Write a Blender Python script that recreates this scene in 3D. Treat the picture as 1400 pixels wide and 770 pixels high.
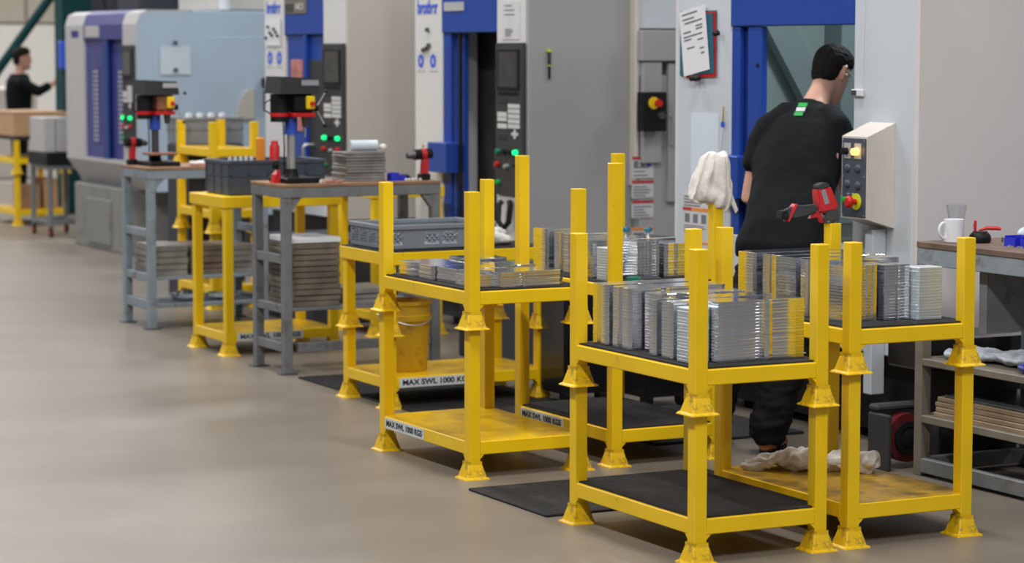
import bpy, bmesh, math, random
from math import sin, cos, pi, radians as R
from mathutils import Vector, Matrix, noise
random.seed(7)
SC = bpy.context.scene
COL = SC.collection
for o in list(bpy.data.objects): bpy.data.objects.remove(o)

# ------------------------------------------------------------------ camera
# world: +Y runs away along the row of machines, +X runs from the aisle into the machines
cam_d = bpy.data.cameras.new('camera'); cam = bpy.data.objects.new('camera', cam_d); COL.objects.link(cam)
SC.camera = cam
cam.location = (0, 0, 1.78)
cam.rotation_euler = (pi/2 - 0.0915270, 0, -(pi/2 - 1.095))
cam_d.sensor_width = 36; cam_d.lens = 3471.19/1400*36
cam_d.clip_end = 200
cam_d.dof.use_dof = True; cam_d.dof.focus_distance = 9.6; cam_d.dof.aperture_fstop = 3.3
# ------------------------------------------------------------------ world and light
w = bpy.data.worlds.new('hall_air'); SC.world = w; w.use_nodes = True
w.node_tree.nodes['Background'].inputs[0].default_value = (.80, .88, 1.0, 1)
w.node_tree.nodes['Background'].inputs[1].default_value = 0.22
SC.view_settings.view_transform = 'Standard'; SC.view_settings.look = 'None'
SC.view_settings.gamma = 1; SC.view_settings.exposure = 0.0
def area(x, y, z, sx, sy, power, col=(1, .97, .93), rot=(0, 0, 0)):
    l = bpy.data.lights.new('high_bay_lamp', 'AREA'); l.shape = 'RECTANGLE'; l.size = sx; l.size_y = sy
    l.energy = power; l.color = col
    o = bpy.data.objects.new('high_bay_lamp', l); COL.objects.link(o); o.location = (x, y, z); o.rotation_euler = rot
    return o
for yy in (1, 7.2, 13.5, 20, 27):
    area(0.5, yy, 7.0, .5, 2.2, 260 if yy > 1 else 520)
    area(5.1, yy + .6, 7.0, .5, 2.2, 205)
    area(12.5, yy + 2, 7.0, .5, 2.2, 150)
area(5, 35, 7, 8, 2, 750); area(13, 35, 7, 8, 2, 750)

# ------------------------------------------------------------------ materials
MATS = {}
def mat(name, col, rough=.5, metal=0, nz=.06, scale=8, bump=0, spec=.5, emit=None, alpha=1, trans=0, dirt=None, dscale=3, dlo=.55, dhi=.7, stretch=None, **kw):
    m = bpy.data.materials.new(name); m.use_nodes = True
    nt = m.node_tree; b = nt.nodes['Principled BSDF']
    b.inputs['Roughness'].default_value = rough; b.inputs['Metallic'].default_value = metal
    if spec == .5 and max(col) < .075 and rough > .3: spec = .18
    b.inputs['Specular IOR Level'].default_value = spec
    tc = nt.nodes.new('ShaderNodeTexCoord'); mp = nt.nodes.new('ShaderNodeMapping')
    nt.links.new(tc.outputs['Object'], mp.inputs[0])
    if stretch: mp.inputs['Scale'].default_value = stretch
    n = nt.nodes.new('ShaderNodeTexNoise'); n.inputs['Scale'].default_value = scale; n.inputs['Detail'].default_value = 5
    nt.links.new(mp.outputs[0], n.inputs['Vector'])
    r = nt.nodes.new('ShaderNodeValToRGB')
    r.color_ramp.elements[0].position = .3; r.color_ramp.elements[1].position = .7
    r.color_ramp.elements[0].color = tuple(c*(1-nz) for c in col) + (1,)
    r.color_ramp.elements[1].color = tuple(min(1, c*(1+nz)) for c in col) + (1,)
    nt.links.new(n.outputs['Fac'], r.inputs[0])
    out = r.outputs[0]
    if dirt:
        d = nt.nodes.new('ShaderNodeTexNoise'); d.inputs['Scale'].default_value = dscale; d.inputs['Detail'].default_value = 8
        d.inputs['Roughness'].default_value = .65
        nt.links.new(mp.outputs[0], d.inputs['Vector'])
        dr = nt.nodes.new('ShaderNodeValToRGB'); dr.color_ramp.elements[0].position = dlo; dr.color_ramp.elements[1].position = dhi
        nt.links.new(d.outputs['Fac'], dr.inputs[0])
        mx = nt.nodes.new('ShaderNodeMixRGB'); mx.inputs[2].default_value = tuple(dirt) + (1,)
        nt.links.new(dr.outputs[0], mx.inputs[0]); nt.links.new(out, mx.inputs[1]); out = mx.outputs[0]
    nt.links.new(out, b.inputs['Base Color'])
    if bump:
        bp = nt.nodes.new('ShaderNodeBump'); bp.inputs['Strength'].default_value = bump; bp.inputs['Distance'].default_value = .01
        nt.links.new(n.outputs['Fac'], bp.inputs['Height']); nt.links.new(bp.outputs[0], b.inputs['Normal'])
    if emit:
        b.inputs['Emission Color'].default_value = tuple(emit[:3]) + (1,); b.inputs['Emission Strength'].default_value = emit[3]
    if trans: b.inputs['Transmission Weight'].default_value = trans
    if alpha < 1: b.inputs['Alpha'].default_value = alpha
    MATS[name] = m; return m
M = MATS
mat('yellow', (.86, .56, .004), .36, nz=.05, scale=5, dirt=(.30, .17, .02), dscale=14, dlo=.66, dhi=.80)
mat('yellow_worn', (.80, .50, .006), .42, nz=.12, scale=30, dirt=(.13, .085, .03), dscale=26, dlo=.50, dhi=.70)
mat('yellow_deck', (.82, .52, .008), .25, nz=.1, scale=6, dirt=(.42, .24, .03), dscale=5, dlo=.45, dhi=.75)
mat('yellow_dirty', (.74, .43, .01), .3, nz=.1, scale=6, dirt=(.20, .12, .03), dscale=7, dlo=.42, dhi=.66)
mat('rubber', (.022, .022, .024), .75, nz=.3, scale=60, bump=.3, dirt=(.05, .045, .045), dscale=6)
mat('aluminium', (.86, .88, .92), .15, 1, nz=.04, scale=30)
mat('aluminium_soft', (.62, .68, .74), .5, .7, nz=.05, scale=30)
mat('aluminium_dark', (.36, .35, .35), .34, 1, nz=.1, scale=12)
mat('floor', (.205, .176, .145), .38, nz=.13, scale=1.6, dirt=(.145, .125, .102), dscale=.9, dlo=.36, dhi=.80, spec=.5, bump=.04)
mat('bluewhite', (.56, .61, .67), .45, nz=.03, scale=2)
mat('panelwhite', (.64, .65, .67), .45, nz=.03, scale=2)
mat('panelgrey', (.53, .50, .46), .5, nz=.04, scale=2)
mat('panelgrey_cool', (.36, .36, .37), .5, nz=.04, scale=2)
mat('panelwarm', (.64, .61, .62), .5, nz=.04, scale=1.5)
mat('m0side', (.43, .55, .68), .45, nz=.04, scale=1)
mat('m0white', (.45, .45, .46), .45, nz=.03)
mat('beige', (.62, .58, .53), .45, nz=.03)
mat('base_grey', (.22, .22, .215), .6, nz=.08, dirt=(.16, .15, .14), dscale=5)
mat('blue', (.013, .058, .34), .36, nz=.06, scale=2)
mat('blue_dark', (.006, .03, .20), .4, nz=.1)
mat('violetblue', (.045, .05, .22), .4, nz=.06)
mat('black', (.012, .012, .014), .45, nz=.2)
mat('blackgloss', (.012, .012, .014), .2, nz=.1)
mat('darkgrey', (.045, .047, .052), .55, nz=.1)
mat('screen', (.05, .05, .05), .2, nz=.25, scale=9)
mat('key', (.42, .43, .44), .5)
mat('key_white', (.62, .63, .64), .5)
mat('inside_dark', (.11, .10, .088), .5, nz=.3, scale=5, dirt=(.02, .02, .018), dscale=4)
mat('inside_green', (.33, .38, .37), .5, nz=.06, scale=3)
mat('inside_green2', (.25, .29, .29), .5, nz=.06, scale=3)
mat('bench_grey', (.17, .18, .19), .5, nz=.12, scale=12, dirt=(.10, .09, .08), dscale=9)
mat('bench_blue', (.24, .29, .34), .5, nz=.1, scale=12, dirt=(.14, .13, .12), dscale=9)
mat('bench_tan', (.17, .15, .12), .55, nz=.12, scale=12, dirt=(.14, .12, .10), dscale=9)
mat('wood', (.30, .17, .09), .6, nz=.25, scale=6, stretch=(1, 8, 8), dirt=(.10, .06, .04), dscale=4)
mat('wood_dark', (.15, .10, .075), .6, nz=.25, scale=6, dirt=(.07, .05, .04), dscale=5)
mat('plank', (.27, .20, .13), .7, nz=.3, scale=5, stretch=(10, 1, 10))
mat('cardboard', (.48, .30, .17), .75, nz=.06)
mat('cardboard2', (.33, .20, .12), .75, nz=.06)
mat('greyplastic', (.20, .225, .26), .45, nz=.06)
mat('slateplastic', (.055, .07, .10), .45, nz=.1)
mat('paper', (.72, .73, .78), .7, nz=.02)
mat('paper_blue', (.62, .70, .80), .7, nz=.02)
mat('print', (.16, .17, .2), .7)
mat('cloth_white', (.72, .69, .65), .9, nz=.08, scale=25, bump=.4)
mat('rag_grey', (.55, .53, .50), .9, nz=.12, scale=25, bump=.5)
mat('red', (.55, .012, .012), .4)
mat('tool_red', (.52, .02, .025), .42, nz=.15)
mat('darkred', (.11, .004, .006), .6)
mat('orange', (.80, .28, .02), .5)
mat('yellow_plastic', (.85, .60, .01), .4)
mat('yellow_lime', (.62, .68, .02), .4)
mat('green', (.01, .35, .06), .4)
mat('green_glow', (.01, .5, .1), .4, emit=(.0, 1, .25, 1.6))
mat('amber_glow', (.9, .5, .1), .4, emit=(1, .45, .08, 4))
mat('blue_plastic', (.02, .03, .55), .35)
mat('blue_print', (.03, .10, .62), .5)
mat('sign', (.62, .68, .70), .5, nz=.08, scale=40)
mat('sign_ink', (.02, .022, .03), .6)
mat('label_white', (.58, .59, .62), .6)
mat('label_red', (.45, .04, .05), .6)
mat('label_orange', (.75, .25, .04), .6)
mat('teal', (.01, .11, .17), .5)
mat('steel', (.62, .62, .64), .3, .8)
mat('iron', (.10, .10, .105), .4, .6)
mat('rust', (.25, .10, .05), .6, nz=.4, scale=30)
mat('skin', (.50, .27, .20), .5, nz=.08, scale=20)
mat('skin_red', (.55, .20, .16), .5, nz=.08)
mat('hair', (.008, .006, .005), .75, nz=.5, scale=60, bump=.8)
mat('tshirt', (.0035, .0045, .0065), .85, nz=.12, scale=40, bump=.2)
mat('trousers', (.0045, .0045, .006), .85, nz=.2, scale=30, bump=.3)
mat('boot', (.36, .13, .04), .7, nz=.2, scale=30)
mat('shoe_sole', (.02, .02, .02), .6)
mat('bucket', (.58, .35, .015), .5, nz=.12, scale=6, dirt=(.30, .16, .03), dscale=9)
mat('ceramic', (.78, .80, .86), .15, nz=.01)
mat('glass', (.9, .93, .95), .03, nz=0, trans=1)
mat('film', (.55, .58, .62), .15, nz=.1, alpha=.45)
mat('darkfilm', (.07, .08, .09), .15, nz=.3, scale=20)
mat('wall_cream', (.50, .46, .38), .7, nz=.04)
mat('wall_white', (.82, .80, .75), .7, nz=.03)
mat('green_steel', (.004, .045, .05), .5, nz=.1)
mat('ochre', (.35, .25, .06), .6)
mat('pink', (.45, .18, .17), .6, nz=.3, scale=12)
mat('package', (.03, .04, .25), .3, nz=.2)
mat('package2', (.55, .62, .70), .25, nz=.2)
mat('emerald', (.01, .20, .11), .4)
mat('bg_dark', (.05, .055, .07), .6)
mat('bg_blue', (.02, .04, .12), .6)

# ------------------------------------------------------------------ helpers
class MB:
    def __init__(s): s.bm = bmesh.new()
    def _add(s, vs, fs):
        bv = [s.bm.verts.new(v) for v in vs]
        for f in fs:
            try: s.bm.faces.new([bv[i] for i in f])
            except ValueError: pass
        return bv
    def box(s, x0, x1, y0, y1, z0, z1, bev=0, mtx=None):
        vs = [Vector((x, y, z)) for z in (z0, z1) for y in (y0, y1) for x in (x0, x1)]
        if mtx: vs = [mtx @ v for v in vs]
        bv = s._add(vs, [(0, 2, 3, 1), (4, 5, 7, 6), (0, 1, 5, 4), (2, 6, 7, 3), (0, 4, 6, 2), (1, 3, 7, 5)])
        if bev:
            es = set(e for v in bv for e in v.link_edges)
            bmesh.ops.bevel(s.bm, geom=list(es), offset=bev, segments=1, affect='EDGES')
        return s
    def loft(s, rings, cap=True, closed=True):
        """rings: list of lists of points, all of one length"""
        bv = [[s.bm.verts.new(p) for p in r] for r in rings]
        n = len(bv[0])
        for a, b in zip(bv, bv[1:]):
            for i in range(n if closed else n-1):
                j = (i+1) % n
                s.bm.faces.new((a[i], a[j], b[j], b[i]))
        if cap:
            s.bm.faces.new(bv[0][::-1]); s.bm.faces.new(bv[-1])
        return s
    def cyl(s, p0, p1, r, r1=None, n=14, cap=True):
        p0, p1 = Vector(p0), Vector(p1); d = (p1-p0).normalized()
        a = d.orthogonal().normalized(); b = d.cross(a)
        r1 = r if r1 is None else r1
        rg = [[p + rr*(a*cos(2*pi*i/n) + b*sin(2*pi*i/n)) for i in range(n)] for p, rr in ((p0, r), (p1, r1))]
        return s.loft(rg, cap)
    def lathe(s, c, prof, n=24, cap=True, axis='z'):
        rg = []
        for r, h in prof:
            if axis == 'z': rg.append([Vector((c[0]+r*cos(2*pi*i/n), c[1]+r*sin(2*pi*i/n), c[2]+h)) for i in range(n)])
            elif axis == 'x': rg.append([Vector((c[0]-h, c[1]+r*cos(2*pi*i/n), c[2]+r*sin(2*pi*i/n))) for i in range(n)])
            else: rg.append([Vector((c[0]+r*cos(2*pi*i/n), c[1]-h, c[2]+r*sin(2*pi*i/n))) for i in range(n)])
        return s.loft(rg, cap)
    def tube(s, pts, r, n=8):
        pts = [Vector(p) for p in pts]; rg = []; up = None
        for i, p in enumerate(pts):
            d = (pts[min(i+1, len(pts)-1)] - pts[max(i-1, 0)]).normalized()
            if up is None: up = d.orthogonal().normalized()
            up = (up - d*up.dot(d)).normalized(); b = d.cross(up)
            rr = r[i] if isinstance(r, (list, tuple)) else r
            rg.append([p + rr*(up*cos(2*pi*k/n) + b*sin(2*pi*k/n)) for k in range(n)])
        return s.loft(rg)
    def prism(s, poly, z0, z1, axis='z', mtx=None):
        def P(a, b, h):
            v = Vector((a, b, h)) if axis == 'z' else (Vector((h, a, b)) if axis == 'x' else Vector((a, h, b)))
            return mtx @ v if mtx else v
        return s.loft([[P(a, b, z0) for a, b in poly], [P(a, b, z1) for a, b in poly]])
    def build(s, name, m, parent=None, smooth=False, off=None, kind=None, label=None):
        bmesh.ops.recalc_face_normals(s.bm, faces=s.bm.faces[:])
        if off is None and parent is not None: off = ROOT.get(parent.name)
        if off is not None:
            for v in s.bm.verts: v.co -= off
        me = bpy.data.meshes.new(name); s.bm.to_mesh(me); s.bm.free()
        me.materials.append(M[m] if isinstance(m, str) else m)
        if smooth:
            me.polygons.foreach_set('use_smooth', [True]*len(me.polygons))
            try: me.set_sharp_from_angle(angle=R(40))
            except Exception: pass
        o = bpy.data.objects.new(name, me); COL.objects.link(o)
        if parent is not None:
            o.parent = parent; ROOT[o.name] = off if off is not None else Vector((0, 0, 0))
        if kind: o['kind'] = kind
        if label: o['label'] = label
        return o
ROOT = {}
def thing(name, label, cat, loc=(0, 0, 0), group=None, rz=0, local=False):
    o = bpy.data.objects.new(name, None); COL.objects.link(o); o.location = loc; o.rotation_euler = (0, 0, rz)
    o.empty_display_size = .1
    o['label'] = label; o['category'] = cat
    if group: o['group'] = group
    ROOT[o.name] = Vector((0, 0, 0)) if local else Vector(loc)
    return o
def single(o, label, cat, group=None):
    """tag a one-mesh thing and move its origin to its base"""
    o['label'] = label; o['category'] = cat
    if group: o['group'] = group
    vs = [v.co for v in o.data.vertices]
    if o.location.length < 1e-6:
        c = Vector(((min(v.x for v in vs)+max(v.x for v in vs))/2, (min(v.y for v in vs)+max(v.y for v in vs))/2, min(v.z for v in vs)))
        for v in o.data.vertices: v.co -= c
        o.location = c
    return o
def struct(o): o['kind'] = 'structure'; return o
def B(x0, x1, y0, y1, z0, z1, bev=0): return MB().box(x0, x1, y0, y1, z0, z1, bev)
def text(s, size, loc, face, m, parent, name='lettering', bold=False, width=None, depth=.0008):
    """face: '-x' text read from the aisle, '-y' text read from the near side"""
    c = bpy.data.curves.new('t', 'FONT'); c.body = s; c.size = size; c.extrude = depth; c.align_x = 'CENTER'; c.align_y = 'CENTER'
    if bold: c.offset = size*.03
    to = bpy.data.objects.new('t', c); COL.objects.link(to)
    dg = bpy.context.evaluated_depsgraph_get(); me = bpy.data.meshes.new_from_object(to.evaluated_get(dg))
    bpy.data.objects.remove(to)
    xs = [v.co.x for v in me.vertices]
    k = width/(max(xs)-min(xs)) if width else 1
    off = ROOT.get(parent.name, Vector((0, 0, 0)))
    for v in me.vertices:
        x, y, z = v.co; x *= k
        if face == '-x': p = Vector((-z, -x, y))
        elif face == '+x': p = Vector((z, x, y))
        elif face == '-y': p = Vector((x, -z, y))
        else: p = Vector((x, y, z))
        v.co = p + Vector(loc) - off
    me.materials.clear(); me.materials.append(M[m])
    o = bpy.data.objects.new(name, me); COL.objects.link(o); o.parent = parent; ROOT[o.name] = off
    return o
def crumple(o, amp, scale, seed=0):
    for v in o.data.vertices:
        p = v.co*scale + Vector((seed, seed*2, 0))
        n = noise.noise_vector(p); v.co += n*amp
def remesh(o, size, smooth=6, factor=.6):
    m = o.modifiers.new('remesh', 'REMESH'); m.mode = 'VOXEL'; m.voxel_size = size; m.use_smooth_shade = True
    s = o.modifiers.new('smooth', 'SMOOTH'); s.iterations = smooth; s.factor = factor
def bake(o):
    """apply the modifiers so that the object is one plain mesh"""
    dg = bpy.context.evaluated_depsgraph_get()
    me = bpy.data.meshes.new_from_object(o.evaluated_get(dg)); o.modifiers.clear(); o.data = me

ORD = ['leftmost', 'second from left', 'third from left', 'fourth from left', 'fifth from left', 'sixth from left', 'seventh from left', 'eighth from left', 'ninth from left', 'tenth from left', 'eleventh from left', 'twelfth from left', 'second from right', 'rightmost']
# ------------------------------------------------------------------ setting
f = struct(B(-25, 30, -12, 48, -.2, 0).build('floor', 'floor'))
wm = B(-25, 30, 44, 44.3, 0, 8.0)
wf = struct(wm.build('wall_back', 'wall_cream'))
# pale lower lining of the far wall with a rail on top of it
x = -4.0
lin = struct(B(-25, 30, 43.9, 44.0, 0, 2.2).build('trim_1', 'wall_white'))
k = 0
for i in range(40):
    xx = -22 + i*1.25
    B(xx, xx+1.21, 43.86, 43.995, 2.24, 7.9).build('panel', 'wall_cream', wf)
struct(B(-25, -24.7, -12, 44, 0, 8).build('wall_left', 'wall_cream'))
struct(B(29.7, 30, -12, 44, 0, 8).build('wall_right', 'wall_cream'))

# ------------------------------------------------------------------ stillages
T = .025
def cup(x, y, z):
    """hollow flared foot: collar, pyramid skirt and turned-out rim"""
    mb = MB()
    prof = [(.031, .073), (.031, .060), (.046, .010), (.056, .004), (.0575, .0), (.0545, .0), (.043, .008), (.029, .055)]
    rg = []
    for r, h in prof:
        c = r*.90
        pts = [(-r, -c), (-c, -r), (c, -r), (r, -c), (r, c), (c, r), (-c, r), (-r, c)]
        rg.append([Vector((x+a, y+b, z+h)) for a, b in pts])
    mb.loft(rg, cap=False)
    return mb
def stillage(X, Y, z, du, dw, H, label, group=None, deck='yellow_deck', deckz=.157, top=None, sign=None, cups=True, beam=.057, mid=None):
    """X, Y: centre of the near aisle-side post; du along the row, dw into the machines; H: post height.
       top: height of an upper tier carried on the posts; mid: same height but posts run on through it"""
    t = thing('post_pallet', label, 'pallet', (X, Y, z), group)
    z0 = z
    # every post and foot of one stillage shares its mesh
    pm = MB().box(-T, T, -T, T, .066 if cups else .0, H, .0022)
    pm.bm.normal_update(); first = None; fc = None
    for (a, b) in ((0, 0), (dw, 0), (0, du), (dw, du)):
        if first is None:
            bmesh.ops.recalc_face_normals(pm.bm, faces=pm.bm.faces[:])
            me = bpy.data.meshes.new('post'); pm.bm.to_mesh(me); pm.bm.free(); me.materials.append(M['yellow']); first = me
        o = bpy.data.objects.new('post', first); COL.objects.link(o); o.parent = t; o.location = (a, b, 0)
        if cups:
            if fc is None:
                cc = cup(0, 0, 0); bmesh.ops.recalc_face_normals(cc.bm, faces=cc.bm.faces[:])
                fc = bpy.data.meshes.new('foot'); cc.bm.to_mesh(fc); cc.bm.free(); fc.materials.append(M['yellow_worn'])
            o = bpy.data.objects.new('foot', fc); COL.objects.link(o); o.parent = t; o.location = (a, b, 0)
    def tier(zt):
        for (x0, x1, y0, y1) in ((-T+.001, T-.008, T, du-T), (dw-T+.008, dw+T-.001, T, du-T), (T, dw-T, -T+.001, T-.008), (T, dw-T, du-T+.008, du+T-.001)):
            B(X+x0, X+x1, Y+y0, Y+y1, z0+zt-beam, z0+zt-.0015, .003).build('beam', 'yellow', t)
        # small welded gussets in the corners
        for (a, sx) in ((T, 1), (dw-T, -1)):
            MB().prism([(X+a, z0+zt-beam), (X+a+sx*.018, z0+zt-beam), (X+a, z0+zt-beam-.018)], Y-T+.002, Y+T-.01, 'y').build('gusset', 'yellow', t)
        for (a, sx) in ((T, 1), (du-T, -1)):
            MB().prism([(Y+a, z0+zt-beam), (Y+a+sx*.018, z0+zt-beam), (Y+a, z0+zt-beam-.018)], X-T+.002, X+T-.01, 'x').build('gusset', 'yellow', t)
    def deckplate(zt, m):
        MB().prism([(X+T, Y-T+.006), (X+dw-T, Y-T+.006), (X+dw-T, Y+T), (X+dw+T-.006, Y+T), (X+dw+T-.006, Y+du-T), (X+dw-T, Y+du-T),
                    (X+dw-T, Y+du+T-.006), (X+T, Y+du+T-.006), (X+T, Y+du-T), (X-T+.006, Y+du-T), (X-T+.006, Y+T), (X+T, Y+T)], z0+zt-.004, z0+zt).build('deck', m, t)
    tier(deckz) if deckz else None
    if deckz: deckplate(deckz, deck)
    if mid: tier(mid); deckplate(mid, deck)
    if top:
        for (x0, x1, y0, y1) in ((-T-.012, T+.012, -T-.012, du+T+.012), (dw-T-.012, dw+T+.012, -T-.012, du+T+.012)):
            B(X+x0, X+x1, Y+y0, Y+y1, z0+H, z0+top, .003).build('top_beam', 'yellow', t)
        for (y0, y1) in ((-T-.012, T+.012), (du-T-.012, du+T+.012)):
            B(X+T+.012, X+dw-T-.012, Y+y0, Y+y1, z0+H, z0+top, .003).build('top_beam', 'yellow', t)
        B(X, X+dw, Y, Y+du, z0+top-.008, z0+top-.001).build('top_plate', 'yellow_deck', t)
    if sign:
        face, c, zz, wd, hh = sign
        if face == '-x':
            pl = B(X-T-.0015, X-T+.001, Y+c-wd/2, Y+c+wd/2, z0+zz-hh/2, z0+zz+hh/2).build('load_sign', 'sign', t)
            text('MAX SWL 1000 KGS', hh*.78, (X-T-.0018, Y+c, z0+zz), '-x', 'sign_ink', pl, bold=True, width=wd*.92)
        else:
            pl = B(X+c-wd/2, X+c+wd/2, Y-T-.0015, Y-T+.001, z0+zz-hh/2, z0+zz+hh/2).build('load_sign', 'sign', t)
            text('MAX SWL 1000 KGS', hh*.78, (X+c, Y-T-.0018, z0+zz), '-y', 'sign_ink', pl, bold=True, width=wd*.92)
    return t
def mat_on(X, Y, dw, du, z, label, m='rubber', cat='mat', name='rubber_mat', grp=None):
    o = MB().prism([(X+T+.004, Y-T+.012), (X+dw-T-.004, Y-T+.012), (X+dw-T-.004, Y+T+.004), (X+dw+T-.012, Y+T+.004), (X+dw+T-.012, Y+du-T-.004), (X+dw-T-.004, Y+du-T-.004),
                    (X+dw-T-.004, Y+du+T-.012), (X+T+.004, Y+du+T-.012), (X+T+.004, Y+du-T-.004), (X-T+.012, Y+du-T-.004), (X-T+.012, Y+T+.004), (X+T+.004, Y+T+.004)], z, z+.006).build(name, m)
    return single(o, label, cat, grp)
GP = 'yellow steel post pallets'
S1 = (4.5537, 7.436); S5 = (5.1952, 7.4387); S2 = (4.6346, 9.3533); S3 = (5.185, 11.383); S4 = (5.317, 9.361)
DU = .8555; DW = .4995
stillage(*S1, 0, DU, DW, .566, 'nearest yellow post pallet at floor level, carrying a black rubber mat', GP)
stillage(*S1, .5212, DU, DW, .5725, 'upper yellow post pallet of the nearest stack, loaded with aluminium parts', GP)
stillage(*S5, 0, DU, DW, .673, 'lower yellow post pallet of the right-hand stack, white rag on its worn deck', GP, deck='yellow_dirty')
stillage(*S5, .6282, DU, DW, .467, 'upper yellow post pallet of the right-hand stack, red drill on its rear post', GP)
stillage(*S2, 0, DU, DW, .670, 'yellow post pallet at floor level with bare yellow deck and sign on its aisle side', GP, sign=('-x', .62, .127, .40, .046))
stillage(*S2, .6247, DU, DW, .5687, 'upper yellow post pallet carrying a low layer of shiny aluminium parts', GP)
stillage(*S4, 0, DU, DW, 1.297, 'tall yellow two-tier post pallet in front of the open doorway, rag over a post', GP, mid=.777, sign=('-x', .62, .127, .40, .046))
stillage(*S3, 0, .498, .84, .408, 'lower yellow post pallet holding the yellow bucket', GP, sign=('-y', .245, .127, .41, .047))
stillage(*S3, .3625, .498, .84, .352, 'yellow table-topped post pallet under the shallow grey crate', GP, deckz=None, top=.415)
T6 = (5.262, 13.81)
stillage(*T6, 0, .505, .66, .86, 'yellow two-tier steel stand under the dark slate crate between the two benches', GP, deckz=.135, top=.926, sign=('-y', .25, .106, .41, .047))
mat_on(*S1, DW, DU, .157, 'black rubber mat on the lower deck of the nearest pallet stack')
mat_on(*S1, DW, DU, .6782, 'black rubber mat under the aluminium parts on the nearest stack')
mat_on(*S5, DW, DU, .7852, 'black rubber mat on the upper deck of the right-hand pallet stack')
mat_on(*S2, DW, DU, .7817, 'black rubber mat under the low aluminium layer')
mat_on(*S4, DW, DU, .157, 'black rubber mat on the lower deck of the tall two-tier pallet')
mat_on(*S4, DW, DU, .777, 'black rubber mat on the upper deck of the tall two-tier pallet')
single(B(5.15, 6.05, 11.35, 11.9, .7775, .7835).build('rubber_mat', 'rubber'), 'dark mat under the shallow grey crate on the yellow table', 'mat')
single(B(4.49, 5.60, 8.43, 9.10, .0, .010, .003).build('floor_mat', 'rubber'), 'black floor mat lying behind the nearest pallet stack', 'floor mat')
single(B(5.22, 6.05, 10.75, 12.66, .0, .010, .003).build('floor_mat', 'rubber'), 'black floor mat under the pallet with the yellow bucket', 'floor mat')
single(B(5.75, 6.55, 9.75, 10.75, .0, .012, .003).build('floor_mat', 'darkgrey'), 'dark floor mat the worker stands beside in front of the machine door', 'floor mat')

# ------------------------------------------------------------------ stacks of aluminium plates
def outline(L, W, style):
    """plan of one plate: L along x (into the machines), W along y (along the row)"""
    if style == 0:   # bracket: notch in the aisle end, shallow ribs on the near long side
        p = [(0, .012), (.012, 0), (L*.26, 0), (L*.285, .010), (L*.33, .010), (L*.36, -.004), (L*.40, -.004), (L*.43, .008), (L-.02, .008), (L, .022),
             (L, W-.02), (L-.02, W), (L*.55, W), (L*.5, W-.012), (L*.4, W-.012), (L*.35, W), (.012, W), (0, W-.012), (0, W*.64), (.018, W*.60), (.03, W*.50), (.018, W*.42), (0, W*.38)]
    elif style == 1: # plain rounded block
        p = [(0, .008), (.008, 0), (L-.008, 0), (L, .008), (L, W-.008), (L-.008, W), (.008, W), (0, W-.008)]
    elif style == 2: # wave-edged
        p = []
        n = 6
        for i in range(n*4+1):
            t = i/(n*4); p.append((.01 + (L-.02)*t, .007 - .007*cos(2*pi*n*t)))
        p += [(L, .02), (L, W-.01), (L-.01, W), (.01, W), (0, W-.01)]
    elif style == 3:  # C section
        p = [(0, 0), (.02, -.003), (L*.42, 0), (L*.45, .014), (L*.5, .016), (L*.53, 0), (L*.58, -.004), (L*.63, .004), (L, .004), (L, W), (L*.6, W), (L*.6, W*.55), (L*.4, W*.55), (L*.4, W), (0, W)]
    return p
def plate_stack(x, y, z, L, W, n, t, style, label, grp, m='aluminium', rz=0, jit=.0006, odd=None):
    th = thing('plate_stack', label, 'metal parts', (x, y, z), grp, rz, True)
    p = outline(L, W, style)
    cx, cy = L/2, W/2
    def ring(k, h): return [Vector((cx+(a-cx)*(1-k/L*2), cy+(b-cy)*(1-k/W*2), h)) for a, b in p]
    mb = MB(); mb.loft([ring(.0014, 0), ring(0, t*.14), ring(0, t*.86), ring(.0014, t)])
    bmesh.ops.recalc_face_normals(mb.bm, faces=mb.bm.faces[:])
    me = bpy.data.meshes.new('plate'); mb.bm.to_mesh(me); mb.bm.free(); me.materials.append(M[m])
    rnd = random.Random(int(x*1000)+int(y*777))
    for i in range(n):
        o = bpy.data.objects.new('plate', me); COL.objects.link(o); o.parent = th
        o.location = (rnd.uniform(-jit, jit), rnd.uniform(-jit, jit), i*t)
    return th
# nearest stack
z1 = .6844; X1 = 4.585
G1 = 'aluminium parts on the nearest pallet stack'
tt = .0113
plate_stack(X1, 8.135, z1, .42, .115, 20, tt, 0, 'farthest tall pile of aluminium parts on the nearest pallet, beside its aisle-side rear post', G1)
plate_stack(X1, 7.965, z1, .42, .135, 20, tt, 0, 'second tall pile of aluminium parts from the rear of the nearest pallet', G1)
plate_stack(X1+.05, 7.835, z1, .37, .115, 19, tt, 2, 'middle tall pile of aluminium parts on the nearest pallet, set back from the edge', G1)
plate_stack(X1-.005, 7.775, z1, .10, .045, 18, tt, 1, 'slim dark-sided pile of small parts at the aisle edge, before the middle pile', G1)
plate_stack(X1-.005, 7.66, z1, .14, .075, 18, tt, 1, 'short pile of parts at the aisle edge, second from the nearest corner post', G1)
plate_stack(X1+.15, 7.65, z1, .27, .12, 19, tt, 0, 'inner tall pile of aluminium parts behind the two small edge piles', G1)
plate_stack(X1-.005, 7.545, z1, .09, .085, 17, tt, 1, 'pale matt pile of aluminium parts right beside the nearest corner post', G1, m='aluminium_soft')
plate_stack(X1+.09, 7.50, z1, .36, .13, 19, tt, 3, 'broad ribbed pile of aluminium parts facing the near side of the nearest pallet', G1)
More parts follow.
